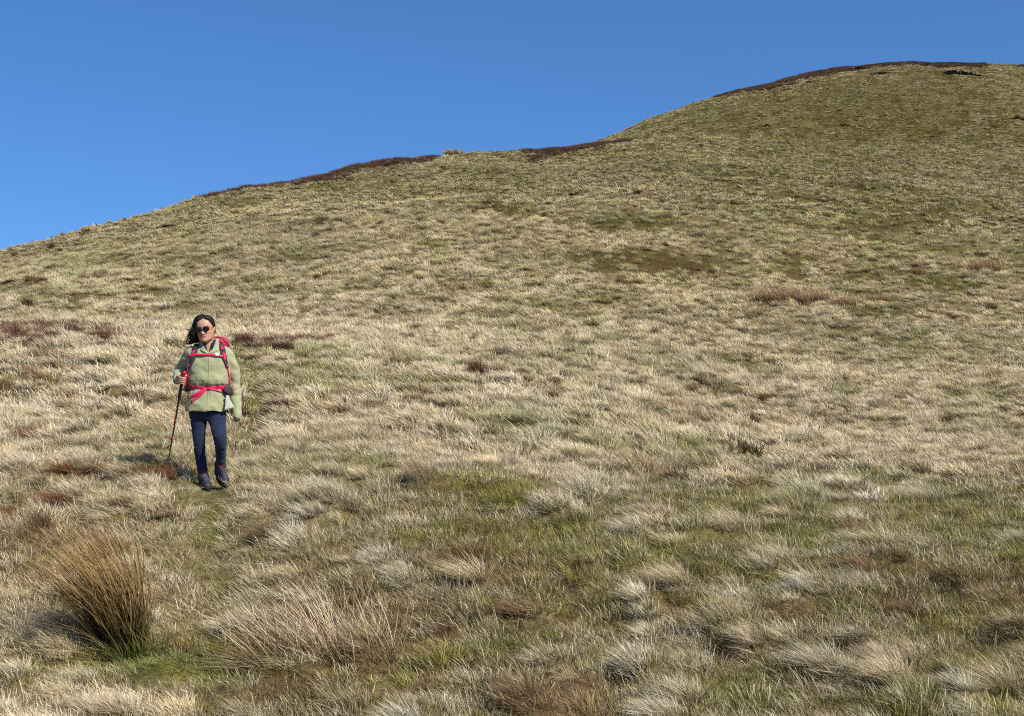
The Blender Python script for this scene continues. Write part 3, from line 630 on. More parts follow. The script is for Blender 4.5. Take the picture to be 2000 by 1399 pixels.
# ---- bare body under the clothes, one skin from head to ankles
def tor(rows, s=1.0, e=2.3, n=40):
    return loft([ring(W(cx, y, dy), (hw * MPP * s, 0, 0), (0, dp * s, 0), n, e) for (y, cx, hw, dp, dy) in rows])
ELB_R, SH_R = W(353.5, 727, .15), W(373, 690, .01)
SH_L, ELB_L = W(441.5, 690, .01), W(456.5, 742, .06)
body_parts = [head_piece(), ear(1), ear(-1),
    tube([W(405, 655, .02), W(406, 668, .01), W(407, 684, .02)], [.058, .054, .066], 20, .01),
    tor([(682, 407, 24, .06, .02), (692, 407, 36, .075, .01), (712, 407, 35, .095, 0), (735, 407, 33, .10, 0), (757, 406, 31, .085, 0), (785, 405, 32, .078, 0), (806, 405, 31, .070, .0)]),
    tube([SH_R, ELB_R, WRIST_R], [.038, .034, .024], 14), tube([SH_L, ELB_L, WL], [.038, .034, .024], 14)] + hand_r + hand_l
LEG_R = [(W(388.5, 806, .0), .084), (W(388.5, 818, -.004), .082), (W(388, 834, -.01), .068), (W(389.5, 868, -.02), .054), (W(391.5, 893, .02), .050), (W(395.5, 919, .05), .036), (W(397.5, 936, .05), .036)]
LEG_L = [(W(423.5, 806, -.004), .086), (W(424.5, 818, -.025), .084), (W(426.5, 834, -.07), .072), (W(430, 858, -.14), .060), (W(431.5, 877, -.08), .051), (W(431.5, 899, .0), .037), (W(430.5, 914, .03), .036)]
for leg in (LEG_R, LEG_L): body_parts.append(tube([p for p, r in leg], [r * .86 for p, r in leg], 18))
body = fuse(body_parts, .0042, 2, .4)
bv = coords(body); hl = (bv - HORG) @ HROT / HS; hl[:, 1] *= -1
tone = np.tile(np.array([.41, .225, .145]), (len(bv), 1))
G = lambda v, m, w: np.exp(-((v - m) / w) ** 2)
inhead = (hl[:, 2] > -.03) & (hl[:, 2] < .25) & (np.abs(hl[:, 0]) < .12) & (hl[:, 1] > -.12)
lip = inhead * (hl[:, 1] > .06) * np.clip(G(hl[:, 2], .050, .0075) * G(hl[:, 0], 0, .021) * 1.25, 0, 1)
tone = tone * (1 - lip[:, None]) + np.array([.22, .055, .05]) * lip[:, None]
chk = inhead * (hl[:, 1] > .03) * .35 * (G(hl[:, 0], .042, .018) + G(hl[:, 0], -.042, .018)) * G(hl[:, 2], .088, .016)
tone = tone * (1 - chk[:, None]) + np.array([.38, .16, .10]) * chk[:, None]
brow = inhead * (hl[:, 1] > .05) * np.clip(G(hl[:, 2], .1395 - np.abs(np.abs(hl[:, 0]) - .033) * .12, .0036) * (np.abs(hl[:, 0]) > .013) * (np.abs(hl[:, 0]) < .052), 0, 1)
tone = tone * (1 - .8 * brow[:, None]) + np.array([.03, .02, .015]) * .8 * brow[:, None]
cattr(body, 'tone', tone); part('body', body, M_SKIN, person)

# ---- fleece jacket
jack_rows = [(676, 407, 19, .070, .02), (681, 407, 31, .088, .02), (687, 407, 37, .105, .012), (696, 407, 39.5, .120, 0), (712, 407, 40.5, .132, -.005), (730, 407, 41, .138, -.005), (741, 406.5, 41.5, .146, -.006), (749, 406.5, 39.5, .138, -.004),
             (757, 406, 34.5, .114, 0), (766, 405.5, 37.5, .122, 0), (780, 405, 40.5, .136, 0), (793, 404.5, 42.5, .146, 0), (803, 404.5, 43.5, .150, 0)]
jparts = [tor(jack_rows, e=2.35, n=56),
    tube([W(376, 687, .015), W(367, 700, .045), ELB_R, (ELB_R + WRIST_R) / 2 + np.array([0, 0, .004]), WRIST_R + (ELB_R - WRIST_R) * .02], [.058, .060, .060, .054, .043], 20, .015),
    tube([W(438, 687, .015), W(448, 701, .03), W(455, 725, .05), ELB_L, W(461, 775, .05), W(463.5, 806, .0), W(463.8, 812, -.006)], [.058, .060, .058, .056, .050, .046, .044], 20, .015)]
jacket = fuse(jparts, .0065, 5, .5)
jv, jn = coords(jacket), normals(jacket)
from mathutils import noise as mnoise
def n3(p, s): return np.array([mnoise.noise(Vector((q[0] * s[0], q[1] * s[1], q[2] * s[2]))) for q in p])
f1 = n3(jv, (8, 8, 11)) * .011 + n3(jv + 5, (19, 19, 24)) * .004; dg = jv.copy(); dg[:, 2] += jv[:, 0] * .9; f1 = f1 + n3(dg + 9, (5, 5, 15)) * .005
ypx = HY - F * jv[:, 2] / jv[:, 1]; xpx = CX + F * jv[:, 0] / jv[:, 1]
belt = G(ypx, 757, 5); pull = G(ypx, 757, 14) * n3(jv + 7, (38, 20, 9)) * .010
arms = ((xpx < 362) | (xpx > 450)); fold = np.where(arms, n3(jv + 11, (14, 10, 22)) * .008, 0)
jv = jv + jn * (f1 + pull * (~arms) + fold - .006 * belt * (~arms))[:, None]
jv[:, 2] += sstep(790, 803, ypx) * (~arms) * (n3(jv + 21, (9, 9, 1)) * .016)
setco(jacket, jv); JBVH = BVHTree.FromPolygons([tuple(q) for q in jv], [tuple(p.vertices) for p in jacket.polygons])
def hit(xp, yp, off=.006):
    d = Vector(W(xp, yp)).normalized(); loc, no, i, ds = JBVH.ray_cast(Vector((0, 0, 0)), d)
    if loc is None: return None
    if no.dot(d) > 0: no = -no
    return np.array(loc) + np.array(no) * off, np.array(no)
bm = bmesh.new(); bm.from_mesh(jacket)          # the open neck of the half-zipped fleece
def in_v(c):
    x_, y_ = CX + F * c.x / c.y, HY - F * c.z / c.y
    return c.y < PD + .16 and y_ < 690 and abs(x_ - 408) < (690 - y_) * .62 + .3 and abs(x_ - 408) < 19.5
bmesh.ops.delete(bm, geom=[fc for fc in bm.faces if in_v(fc.calc_center_median())], context='FACES'); bm.to_mesh(jacket); bm.free()
jack = part('jacket', jacket, M_FLEECE, person)
def ribbon(path, width, thick, closed=False):
    """flat band along (point, normal) pairs, rounded edges"""
    P = np.array([p for p, n in path]); N = np.array([n for p, n in path])
    if len(P) > 4:
        for _ in range(2): P[1:-1] = (P[:-2] + 2 * P[1:-1] + P[2:]) / 4; N[1:-1] = (N[:-2] + 2 * N[1:-1] + N[2:]) / 4
    N /= np.linalg.norm(N, axis=1)[:, None]; T = np.gradient(P, axis=0); T /= np.linalg.norm(T, axis=1)[:, None] + 1e-9
    S = np.cross(T, N); S /= np.linalg.norm(S, axis=1)[:, None] + 1e-9; N2 = np.cross(S, T)
    wd = np.full(len(P), width) if np.isscalar(width) else np.interp(np.linspace(0, 1, len(P)), np.linspace(0, 1, len(width)), width)
    prof = [(-.5, -.5), (-.5, .2), (-.42, .5), (0, .62), (.42, .5), (.5, .2), (.5, -.5), (0, -.55)]
    return loft([np.array([P[k] + S[k] * a * wd[k] + N2[k] * b * thick for a, b in prof]) for k in range(len(P))])
def band(pxs, width_px, thick, off=.006, extra_start=(), extra_end=()):
    pts = dense([(x, y) for x, y in pxs], 2.0); path = []
    for p in extra_start: path.append((np.array(p[0]), np.array(p[1], float)))
    for x, y in pts:
        h = hit(x, y, off)
        if h: path.append(h)
    for p in extra_end: path.append((np.array(p[0]), np.array(p[1], float)))
    w = width_px * MPP if np.isscalar(width_px) else [q * MPP for q in width_px]
    return ribbon(path, w, thick)
v, f = band([(408.5, 688), (408.3, 710), (407.5, 740), (406.5, 757), (405.5, 780), (405, 802)], 1.6, .004, .001); part('zip', pymesh('zip', v, f), M_FLEECE, jack)
def collar(name, rows, mat, parent, gap, thick, n=44):
    """standing collar open at the front: rows of (y row, centre x, radius x px, radius depth, dy, front drop px)"""
    outer, inner = [], []
    for s_ in (0, 1):
        rs = []
        for (y, cx, rx, rd, dy, drop, gp) in rows:
            a = np.linspace(math.radians(gp), math.radians(360 - gp), n); q = []
            for t in a:
                fr = max(0, math.cos(t)) ** 6; k = 1 - s_ * thick / rd
                q.append(W(cx + rx * k * math.sin(t), y + drop * fr, dy - rd * k * math.cos(t)))
            rs.append(np.array(q))
        (outer if s_ == 0 else inner).extend(rs)
    V = np.concatenate(outer + inner); m = len(rows); fcs = []; o2 = m * n
    for k in range(m - 1):
        for i in range(n - 1):
            a, b, c, d = k * n + i, k * n + i + 1, (k + 1) * n + i + 1, (k + 1) * n + i
            fcs += [(a, b, c, d), (o2 + d, o2 + c, o2 + b, o2 + a)]
    for i in range(n - 1):
        fcs += [(i + 1, i, o2 + i, o2 + i + 1), ((m - 1) * n + i, (m - 1) * n + i + 1, o2 + (m - 1) * n + i + 1, o2 + (m - 1) * n + i)]
    for k in range(m - 1):
        fcs += [(k * n, (k + 1) * n, o2 + (k + 1) * n, o2 + k * n), ((k + 1) * n + n - 1, k * n + n - 1, o2 + k * n + n - 1, o2 + (k + 1) * n + n - 1)]
    me = pymesh(name, V, fcs); return part(name, me, mat, parent)
collar('collar', [(661.5, 408, 19.5, .092, .022, 6, 52), (667, 408, 20, .095, .020, 7, 42), (674, 408, 20.5, .102, .018, 9, 27), (681, 408, 23, .118, .014, 8, 7), (684, 408, 26, .128, .012, 7, 3)], M_FLEECE, jack, 0, .008)
shirt = collar('shirt_collar', [(664, 407.5, 17, .082, .020, 4, 30), (671, 408, 17.4, .090, .016, 6, 21), (678, 408, 18, .100, .012, 7, 10), (688, 408, 19.5, .114, .008, 7, 1)], M_NAVY, person, 0, .006)
# pale underside of the blown-up hem on the viewer's right
fl = []
for i in range(12):
    t = i / 11; fl.append(np.array([W(441.5 - 3.5 * t + (6 + 14 * t ** 1.3) * q, 772.5 + 29 * t - 5.5 * q * t, -.118 + .06 * q + .012 * math.sin(q * 6 + t * 4)) for q in np.linspace(0, 1, 9)]))
fv = np.concatenate(fl); fv2 = fv + np.array([.0, .007, 0]); nf = 9; ff = []
for i in range(11):
    for j in range(8):
        a, b, c, d = i * nf + j, i * nf + j + 1, (i + 1) * nf + j + 1, (i + 1) * nf + j; o2 = len(fv); ff += [(a, b, c, d), (o2 + d, o2 + c, o2 + b, o2 + a)]
for i in range(11):
    o2 = len(fv); ff += [(i * nf, (i + 1) * nf, o2 + (i + 1) * nf, o2 + i * nf), ((i + 1) * nf + 8, i * nf + 8, o2 + i * nf + 8, o2 + (i + 1) * nf + 8)]
for j in range(8):
    o2 = len(fv); ff += [(j + 1, j, o2 + j, o2 + j + 1), (11 * nf + j, 11 * nf + j + 1, o2 + 11 * nf + j + 1, o2 + 11 * nf + j)]
flap = part('hem_flap', pymesh('hem_flap', np.concatenate([fv, fv2]), ff), M_LINING, jack); flap['label'] = 'pale inner side of the jacket hem turned out'

# ---- trousers
tparts = [tor([(792, 405, 36, .104, 0), (804, 405, 36.3, .100, 0), (812, 405, 35, .092, -.004), (818, 405, 30, .078, -.006), (822, 405, 22, .058, -.008)], e=2.2, n=44)]
for leg in (LEG_R, LEG_L):
    tparts.append(tube([p for p, r in leg[:-1]], [r for p, r in leg[:-2]] + [.047], 26, .015))
trousers = fuse(tparts, .006, 9, .5)
tv, tn = coords(trousers), normals(trousers); typ = HY - F * tv[:, 2] / tv[:, 1]
wr = n3(tv, (12, 12, 26)) * .0055 + n3(tv + 3, (16, 16, 60)) * .008 * (G(typ, 873, 10) + G(typ, 908, 10) + G(typ, 820, 8))
setco(trousers, tv + tn * wr[:, None]); part('trousers', trousers, M_DENIM, person)
# ---- socks and boots
def sock(leg, y0, y1):
    (p, _), (q, _) = leg[-2], leg[-1]
    pts = [p + (q - p) * t for t in np.linspace(y0, y1, 7)]
    me = fuse([tube(pts, [.046 + .003 * math.sin(k * 2.1) for k in range(7)], 24, .006)], .005, 1); return part('sock', me, M_SOCK, person)
sock(LEG_R, -.1, .95); sock(LEG_L, -.1, .95)
def boot(top, ankle, heel, ball, toe, name='boot'):
    """shaft, foot and toe cap fused; the sole, laces and trim are pieces of their own"""
    top, ankle, heel, ball, toe = [np.array(q, float) for q in (top, ankle, heel, ball, toe)]
    fwd = toe - heel; L = np.linalg.norm(fwd); fwd /= L; side = np.cross(fwd, np.array([0, 0, 1.])); side /= np.linalg.norm(side); upv = np.cross(side, fwd)
    if upv[2] < 0: upv = -upv
    mid = (heel + ball) / 2
    pieces = [tube([top, (top + ankle) / 2, ankle, ankle - upv * .03], [.053, .050, .050, .046], 22, .01),
              tube([heel + upv * .045, mid + upv * .048, ball + upv * .040, toe - fwd * .035 + upv * .034], [(.036, .046), (.037, .050), (.045, .042), (.038, .034)], 22, .012, up=upv),
              tube([ankle - upv * .005 + fwd * .02, mid + upv * .075 + fwd * .02, ball + upv * .055], [.042, .036, .034], 18, .012, up=upv)]
    for k in (0,): pieces.append(tube([top + (ankle - top) * .02, top + (ankle - top) * .25], [.056, .056], 22, .008))
    me = fuse(pieces, .005, 3, .5); b = part(name, me, M_BOOT, person)
    n = 34; out = []
    for i in range(n):
        a = 2 * math.pi * i / n; u = (1 - math.cos(a)) / 2; s_ = math.sin(a); wdt = .040 + .008 * math.sin(math.pi * min(1, u * 1.15)) * (u > .35)
        out.append(heel - fwd * .038 + fwd * (L + .042) * u + side * (wdt * math.copysign(abs(s_) ** .72, s_)))
    out = np.array(out); rings = [out - upv * .014, out - upv * .012 + (out - out.mean(0)) * .03, out + upv * .012 + (out - out.mean(0)) * .03, out + upv * .016]
    v, f = loft(rings); part('sole', pymesh('sole', v, f), M_SOLE, b)
    cap = tube([toe - fwd * .052 + upv * .018, toe - fwd * .010 + upv * .018], [(.044, .022), (.036, .020)], 20, .01, up=upv); part('toe_cap', pymesh('toe_cap', *cap), M_SOLE, b)
    bb = BVHTree.FromPolygons([v_.co[:] for v_ in me.vertices], [tuple(p_.vertices) for p_ in me.polygons]); vdir = upv + fwd * .75; vdir /= np.linalg.norm(vdir)
    for k in range(6):
        t = k / 5; c = (top * .55 + ankle * .45) * (1 - t) + (ball + upv * .05 + fwd * .012) * t; w = .024 - .003 * t; pts = []
        for q in (-1, -.5, 0, .5, 1):
            o_ = c + side * w * q + vdir * .25 - np.array(PBASE); h_ = bb.ray_cast(Vector(o_), Vector(-vdir))
            if h_[0] is not None: pts.append(np.array(h_[0]) + vdir * .0025 + np.array(PBASE))
        if len(pts) > 2: v, f = tube(pts, [.0030] * len(pts), 8, .006); part('lace', pymesh('lace', v, f), M_LACE, b)
    for s_ in (-1, 1):
        v, f = tube([heel + upv * .03 + side * s_ * .036, mid + upv * .045 + side * s_ * .040, ball + upv * .032 + side * s_ * .046], [(.004, .008), (.004, .010), (.004, .008)], 10, .01, up=upv); part('trim', pymesh('trim', v, f), M_PURPLE, b)
    return b
boot(W(397.5, 932, .05), W(398.5, 943, .05), W(397.5, 952, .11), W(403.5, 955.5, -.06), W(406.5, 957.5, -.13))
boot(W(430.5, 906, .025), W(429, 918, .045), W(427.5, 925, .095), W(437.5, 944, -.055), W(441.5, 951.5, -.115))

# ---- hair: a cap on the skull, combed strands, and long locks blown out to the viewer's left
def hairline(a):
    """lowest hair height on the head for angle a"""
    d = math.degrees(math.atan2(math.sin(a), math.cos(a)))
    return float(np.interp(d, [-180, -120, -92, -76, -60, -45, -25, -5, 12, 30, 48, 62, 75, 88, 105, 130, 180], [.02, .02, .03, .055, .105, .158, .194, .206, .208, .201, .182, .160, .138, .122, .09, .04, .02]))
hp = []; angs = np.linspace(0, 2 * math.pi, 84, endpoint=False)
def hair_off(a, z):
    d = math.degrees(math.atan2(math.sin(a), math.cos(a))); left = max(0, min(1, (-d - 20) / 60)) if d < 0 else 0
    return .007 + .006 * max(0, min(1, (z - .5) * 2)) + .012 * left * (1 - abs(d + 100) / 160) + .004 * math.sin(a * 9 + z * 40) * .4
rg = []
for k in range(22):
    t = k / 21; rg.append(np.array([head_w(head_surf(hairline(a) + (.2262 - hairline(a)) * t, a, hair_off(a, t) * min(1, .06 + t * 2.2), False)) for a in angs]))
cap_o = loft(rg)
hp.append(cap_o)
hr = random.Random(5)
def lock(p0, p1, p2, r0, r1, n=5): return tube([p0, p1, p2], [r0, (r0 + r1) / 1.7, r1], n, .02)
for k in range(420):                                # strands combed back from the hairline and off the parting
    d0 = hr.uniform(-58, 66); a0 = math.radians(d0); lat = -1 if d0 < 16 else 1; d1 = lat * hr.uniform(78, 170); lift = hr.random(); pts = []; z0 = hairline(a0) + .003 + .02 * hr.random() ** 2
    for j in range(7):
        t = j / 6; a = a0 + (math.radians(d1) - a0) * t ** 1.25; zt = .19 + .035 * lift
        z = z0 + (zt - z0) * math.sin(min(1, t * 2.2) * math.pi / 2) if t < .45 else zt + (max(hairline(a) + .004, .03 + .06 * hr.random()) - zt) * ((t - .45) / .55) ** 1.5
        pts.append(head_w(head_surf(min(z, .2255), a, (hair_off(a, z) + .002 + .003 * hr.random()) * min(1, .35 + t * 3), False)))
    hp.append(tube(pts, [.0014, .0024, .0028, .0028, .0026, .0022, .0010], 5, .03))
for k in range(5):                                  # the thick of the hair beside the cheek
    b = head_w(head_surf(.15 - .02 * k, math.radians(-95 - 9 * k), .012, False)); hp.append(tube([b, (b + W(381 - k, 655, .02)) / 2 + np.array([-.012, 0, .004]), W(382 - 2.2 * k, 660 + 2.5 * k, .0 + .012 * k), W(377 - 3.4 * k, 669 + .6 * k, .01 + .01 * k)], [.022, .025, .016, .003], 10, .02))
for k in range(260):                                # locks hanging by the cheek and streaming off down wind
    a = math.radians(hr.uniform(-150, -62)); z = hr.uniform(.05, .17); b = head_w(head_surf(max(z, hairline(a)), a, hair_off(a, z), False)); s_ = hr.random() ** 1.4
    t1 = b + np.array([-.020 - .03 * s_, hr.uniform(-.02, .02), -.045 - .02 * hr.random()]); e = W(393 - 34 * s_ + hr.gauss(0, 2), 664 + 7 * s_ + hr.gauss(0, 3), hr.uniform(-.03, .06))
    hp.append(lock(b, t1, e, .0036, .0006, 5))
for k in range(5):
    b = head_w(head_surf(.10 + .02 * hr.random(), math.radians(-80), .02, False)); hp.append(lock(b, b + np.array([-.05, 0, .006]), W(364 + hr.uniform(-2, 4), 643 + hr.uniform(-1, 2), 0), .0022, .0008, 5))
v, f = merge(hp); hair = part('hair', pymesh('hair', v, f), M_HAIR, person)

# ------------------------------------------------------------------ sunglasses
sg = bpy.data.objects.new('sunglasses', None); COL.objects.link(sg); SGO = Vector(head_w(np.array([0, .1, .118]))); sg.location = SGO; sg.empty_display_size = .05
tag(sg, 'black sunglasses with dark rounded lenses on the woman\'s face', 'sunglasses')
def sgpart(name, v, f, mat, parent=None):
    me = pymesh(name, v, f); setco(me, coords(me) - np.array(SGO)); return link(name, me, mat, parent or sg)
for s_ in (-1, 1):
    rgs = []; n = 28; rim = []
    for kk, (sc, yo) in enumerate(((1, -.0015), (1, .0005), (.8, .0022), (.4, .0034), (.05, .0038))):
        q = []
        for i in range(n):
            a = 2 * math.pi * i / n; x = .0290 * math.copysign(abs(math.cos(a)) ** .75, math.cos(a)); z = .0215 * math.copysign(abs(math.sin(a)) ** .85, math.sin(a)); z = z * (1 if z < 0 else .84) + .06 * max(0, s_ * x)
            q.append(head_w(np.array([s_ * .0345 + x * sc, .1005 + yo - .10 * (abs(s_ * .0345 + x * sc)) ** 1.6, .117 + z * sc])))
        rgs.append(np.array(q))
    sgpart('lens', *loft(rgs), M_LENS)
    rim = rgs[1]; rim = np.concatenate([rim, rim[:2]]); sgpart('rim', *tube(list(rim), [.0021] * len(rim), 8, .01), M_FRAME)
    sgpart('temple', *tube([head_w(np.array(q)) for q in ((s_ * .058, .0955, .124), (s_ * .0775, .078, .125), (s_ * .0815, .035, .124), (s_ * .0805, -.012, .121), (s_ * .079, -.028, .108))], [(.0016, .003)] * 5, 8, .01), M_FRAME)
sgpart('bridge', *tube([head_w(np.array(q)) for q in ((-.008, .1025, .122), (0, .1065, .1245), (.008, .1025, .122))], [.002] * 3, 8, .004), M_FRAME)

# ------------------------------------------------------------------ backpack
pk = bpy.data.objects.new('backpack', None); COL.objects.link(pk); PKO = Vector(W(406, 768, .22)); pk.location = PKO; pk.empty_display_size = .1
tag(pk, 'crimson rucksack with charcoal padded straps worn on the woman\'s back', 'backpack')
def pkpart(name, vf, mat, parent=None, me=None):
    me = me or pymesh(name, *vf); setco(me, coords(me) - np.array(PKO)); return link(name, me, mat, parent or pk)
pkpart('pack_body', None, M_PAD, me=fuse([loft([ring(W(cx, y, .235), (hw * MPP, 0, 0), (0, dp, 0), 32, 3.2) for (y, cx, hw, dp) in ((676, 409, 24, .075), (684, 409, 29, .09), (710, 408, 31, .10), (745, 407, 31, .10), (764, 407, 29, .09), (772, 407, 24, .06))])], .01, 3))
pkpart('pack_lid', None, M_PACK, me=fuse([loft([ring(W(cx, y, dy), (hw * MPP, 0, 0), (0, dp, 0), 30, 2.6) for (y, cx, hw, dp, dy) in ((657.5, 424, 8, .03, .18), (660, 424, 17, .065, .18), (666, 424, 22, .085, .19), (673, 424, 23.5, .095, .2), (680, 424, 22, .09, .2), (684, 424, 15, .06, .2))])], .006, 3))
pkpart('top_strap', tube([W(421, 658.5, .09), W(428, 659.5, .088), W(436, 664, .092), W(443, 671, .1), W(447.5, 678, .12)], [(.006, .004)] * 5, 8, .01), M_PAD)
UP = (0, 0, 1)
for side_, pad, webs, low in (
    ('a', [(384.5, 675), (382, 682), (380, 690), (377, 700), (373, 711), (370.5, 717)], [[(381.5, 674), (381.2, 681)], [(380, 686), (377.5, 693)]], [(371.2, 714), (369.5, 722), (368, 733), (367.2, 745), (367.8, 752)]),
    ('b', [(431, 675), (433.5, 681), (435.5, 690), (438, 700), (441, 710), (443.5, 718)], [[(433.2, 675), (434.8, 684)], [(436.5, 691), (438.2, 704)]], [(443, 714), (444.5, 722), (446, 731), (447.5, 739), (446.8, 750)])):
    x0, y0 = pad[0]; out_ = -1 if side_ == 'a' else 1
    ext = [(W(x0 + 3 * -out_, 690, .165), (0, 1, 0)), (W(x0 + 2.2 * -out_, 676, .14), (0, .7, .7)), (W(x0 + 1.4 * -out_, 669.5, .07), (0, .1, 1)), (W(x0 + .6 * -out_, 670.5, .0), (0, -.6, .8))]
    st = pkpart('shoulder_strap', band(pad, [11, 11, 11.5, 11.5, 11, 9.5, 7.5], .013, .006, extra_start=ext), M_PAD)
    for w_ in webs: pkpart('webbing', band(w_, 5.0, .004, .0155), M_RED, st)
    pkpart('adjuster', band([webs[0][1], (webs[0][1][0] + .3 * out_, webs[0][1][1] + 3)], 6.5, .006, .016), M_PAD, st)
    pkpart('lower_webbing', band(low, 4.2, .004, .007), M_RED, st)
    pkpart('buckle', band([(low[0][0], low[0][1] - 1.5), (low[0][0] - .2, low[0][1] + 3.5)], 6.2, .007, .010), M_RED, st)
pkpart('strap_tail', tube([W(447.5, 738, -.085), W(450.5, 746, -.09), W(454.5, 755, -.075), W(457, 764, -.065), W(457.6, 771, -.065)], [(.0035, .0018)] * 5, 6, .01), M_RED)
cs = pkpart('chest_strap', band([(369.5, 698.5), (374, 695.5), (381, 694), (392, 694.5), (402, 694.5), (412, 694), (420, 694.8), (428, 695.8), (434.5, 697)], [5.5, 5, 4.6, 4.6, 4.6, 4.4, 4.2, 4.2, 4.2], .005, .014), M_RED)
pkpart('buckle', band([(419.6, 694.4), (422.7, 694.6), (426, 695.2)], 5.2, .009, .018), M_WHITE, cs)
hb = pkpart('hip_belt', band([(371, 754.5), (378, 755.5), (388, 757), (398, 757.8), (408, 757.6), (420, 756.6), (430, 756), (439.5, 755.5)], [8.5, 8, 7, 6.2, 6, 6.4, 7.4, 8.5], .006, .006), M_RED)
pkpart('lower_webbing', band([(410, 760.5), (420, 762), (430, 764.5), (439.5, 767.5)], [3.5, 4, 4.5, 5], .005, .008), M_RED, hb)
pkpart('buckle', band([(431, 757), (437, 758)], 10, .008, .012), M_RED, hb)
pkpart('buckle', band([(376.5, 755.5), (381, 756)], 8, .008, .012), M_RED, hb)
pkpart('belt_tail', band([(410, 758.5), (402, 761), (393, 765.5), (383, 771), (373.5, 775)], [4, 5, 5.2, 5.2, 5], .004, .014), M_RED, hb)
pkpart('belt_tail', band([(404, 761), (396, 768), (387, 775.5), (375, 784.5)], [3.5, 4.6, 5, 5], .004, .010), M_RED, hb)
pkpart('hip_pocket', None, M_PAD, me=fuse([tube([W(440, 761, -.085), W(445, 763, -.06), W(449, 762, .01), W(446, 760, .1)], [(.030, .020), (.046, .026), (.046, .026), (.034, .02)], 18, .012, up=(1, 0, 0))], .006, 3))
pkpart('hip_pocket', None, M_PAD, me=fuse([tube([W(371.5, 756.5, -.08), W(367, 757.5, -.05), W(364, 757, .02), W(366, 757, .1)], [(.026, .016), (.038, .022), (.040, .022), (.03, .02)], 18, .012, up=(-1, 0, 0))], .006, 3))

# ------------------------------------------------------------------ trekking pole
po = bpy.data.objects.new('trekking_pole', None); COL.objects.link(po); po.location = TIP; po.empty_display_size = .1
tag(po, 'thin dark trekking pole with red grip in the woman\'s hand', 'pole')
def popart(name, vf, mat, parent=None):
    me = pymesh(name, *vf); setco(me, coords(me) - np.array(TIP)); return link(name, me, mat, parent or po)
TIPv = np.array(TIP); LEN = np.dot(PTOP - TIPv, _ax); along = lambda s: TIPv + (PTOP - TIPv) * s
popart('tip', tube([along(-.012), along(.03), along(.075)], [.0028, .005, .0065], 12, .01), M_STEEL)
_e1 = np.cross(_ax, [0, 1., 0]); _e1 /= np.linalg.norm(_e1); _e2 = np.cross(_ax, _e1)
popart('basket', loft([ring(along(.066) + _ax * h, _e1 * r, _e2 * r, 20) for h, r in ((0, .007), (.001, .020), (.004, .025), (.007, .024), (.008, .012), (.020, .009))]), M_SOLE)
popart('lower_shaft', tube([along(.07), along(.30)], [.0062, .0068], 12, .03), M_CARBON)
popart('middle_shaft', tube([along(.29), along(.50)], [.0075, .0078], 12, .03), M_CARBON)
popart('upper_shaft', tube([along(.49), along(.88)], [.009, .0092], 12, .03), M_CARBON)
c1 = popart('clamp', tube([along(.285), along(.30), along(.315)], [.0100, .0112, .0100], 12, .005), M_POLERED)
c2 = popart('clamp', tube([along(.478), along(.492), along(.508)], [.0115, .0135, .0115], 12, .005), M_POLERED)
popart('lever', tube([along(.485) + np.array([.010, -.008, 0]), along(.503) + np.array([.013, -.010, 0])], [.0055, .0045], 8, .004), M_STEEL, c2)
g = popart('grip', tube([along(.74), along(.80), along(.86), along(.90), along(.94), along(.98)], [.0125, .0145, .0150, .0160, .0150, .0160], 16, .008), M_SOLE)
popart('grip_top', tube([along(.955) + np.array([-.004, .008, 0]), along(.985), along(1.01) + np.array([.010, -.010, 0])], [.017, .023, .018], 16, .006), M_POLERED, g)
popart('wrist_strap', tube([along(.985) + np.array([.014, .01, 0]), along(.93) + np.array([.034, .02, .0]), along(.86) + np.array([.030, .03, 0]), along(.82) + np.array([.008, .035, 0]), along(.85) + np.array([-.02, .05, 0])], [(.007, .002)] * 5, 8, .01), M_POLERED)

# ------------------------------------------------------------------ rushes, dead grass and tussocks that stand out
def plant(name, loc, label, cat, pieces, group=None):
    """pieces: (part name, blade sets, material)"""
    o = bpy.data.objects.new(name, None); COL.objects.link(o); o.location = loc; o.empty_display_size = .1; tag(o, label, cat, group)
    for pn, sets, mat in pieces:
        me = blade_mesh(pn, sets, mat); c = link(pn, me, None, o, smooth=False); c['kind'] = 'stuff'
    return o
def shifted(b, x, y, z=0.0, sx=1.0):
    v, f, t, r = b; v = v.copy(); v[:, 0] = v[:, 0] * sx + x; v[:, 1] += y; v[:, 2] += z; return v, f, t, r
def gz(x, y): return float(H(np.array([x]), np.array([y]))[0])
MB_RUSH = blade_material('rush_brown', 'FIX', (.30, .185, .068), (.040, .034, .012), .10, (.10, .85))
MB_GREEN = blade_material('rush_green', 'FIX', (.16, .155, .04), (.06, .09, .018), .2)
MB_PALE = blade_material('rush_pale', 'FIX', (.60, .475, .30), (.22, .15, .075), .2)
MB_TAN = blade_material('rush_tan', 'FIX', (.40, .275, .155), (.24, .155, .075), .15)
MB_RUST = blade_material('rust_grass', 'FIX', (.23, .098, .038), (.070, .034, .016), .2)
MB_MOWN = blade_material('dull_brown_grass', 'FIX', (.22, .135, .07), (.09, .05, .025), .2)
MB_STRAW = blade_material('pale_straw', 'FIX', (.60, .50, .30), (.20, .17, .07), .2)
MB_GREY = blade_material('grey_straw', 'FIX', (.52, .455, .31), (.16, .14, .06), .2)
MB_HEATH = blade_material('dark_heather', 'FIX', (.10, .05, .04), (.045, .028, .02), .1)
p = ground_at(238, 1272)
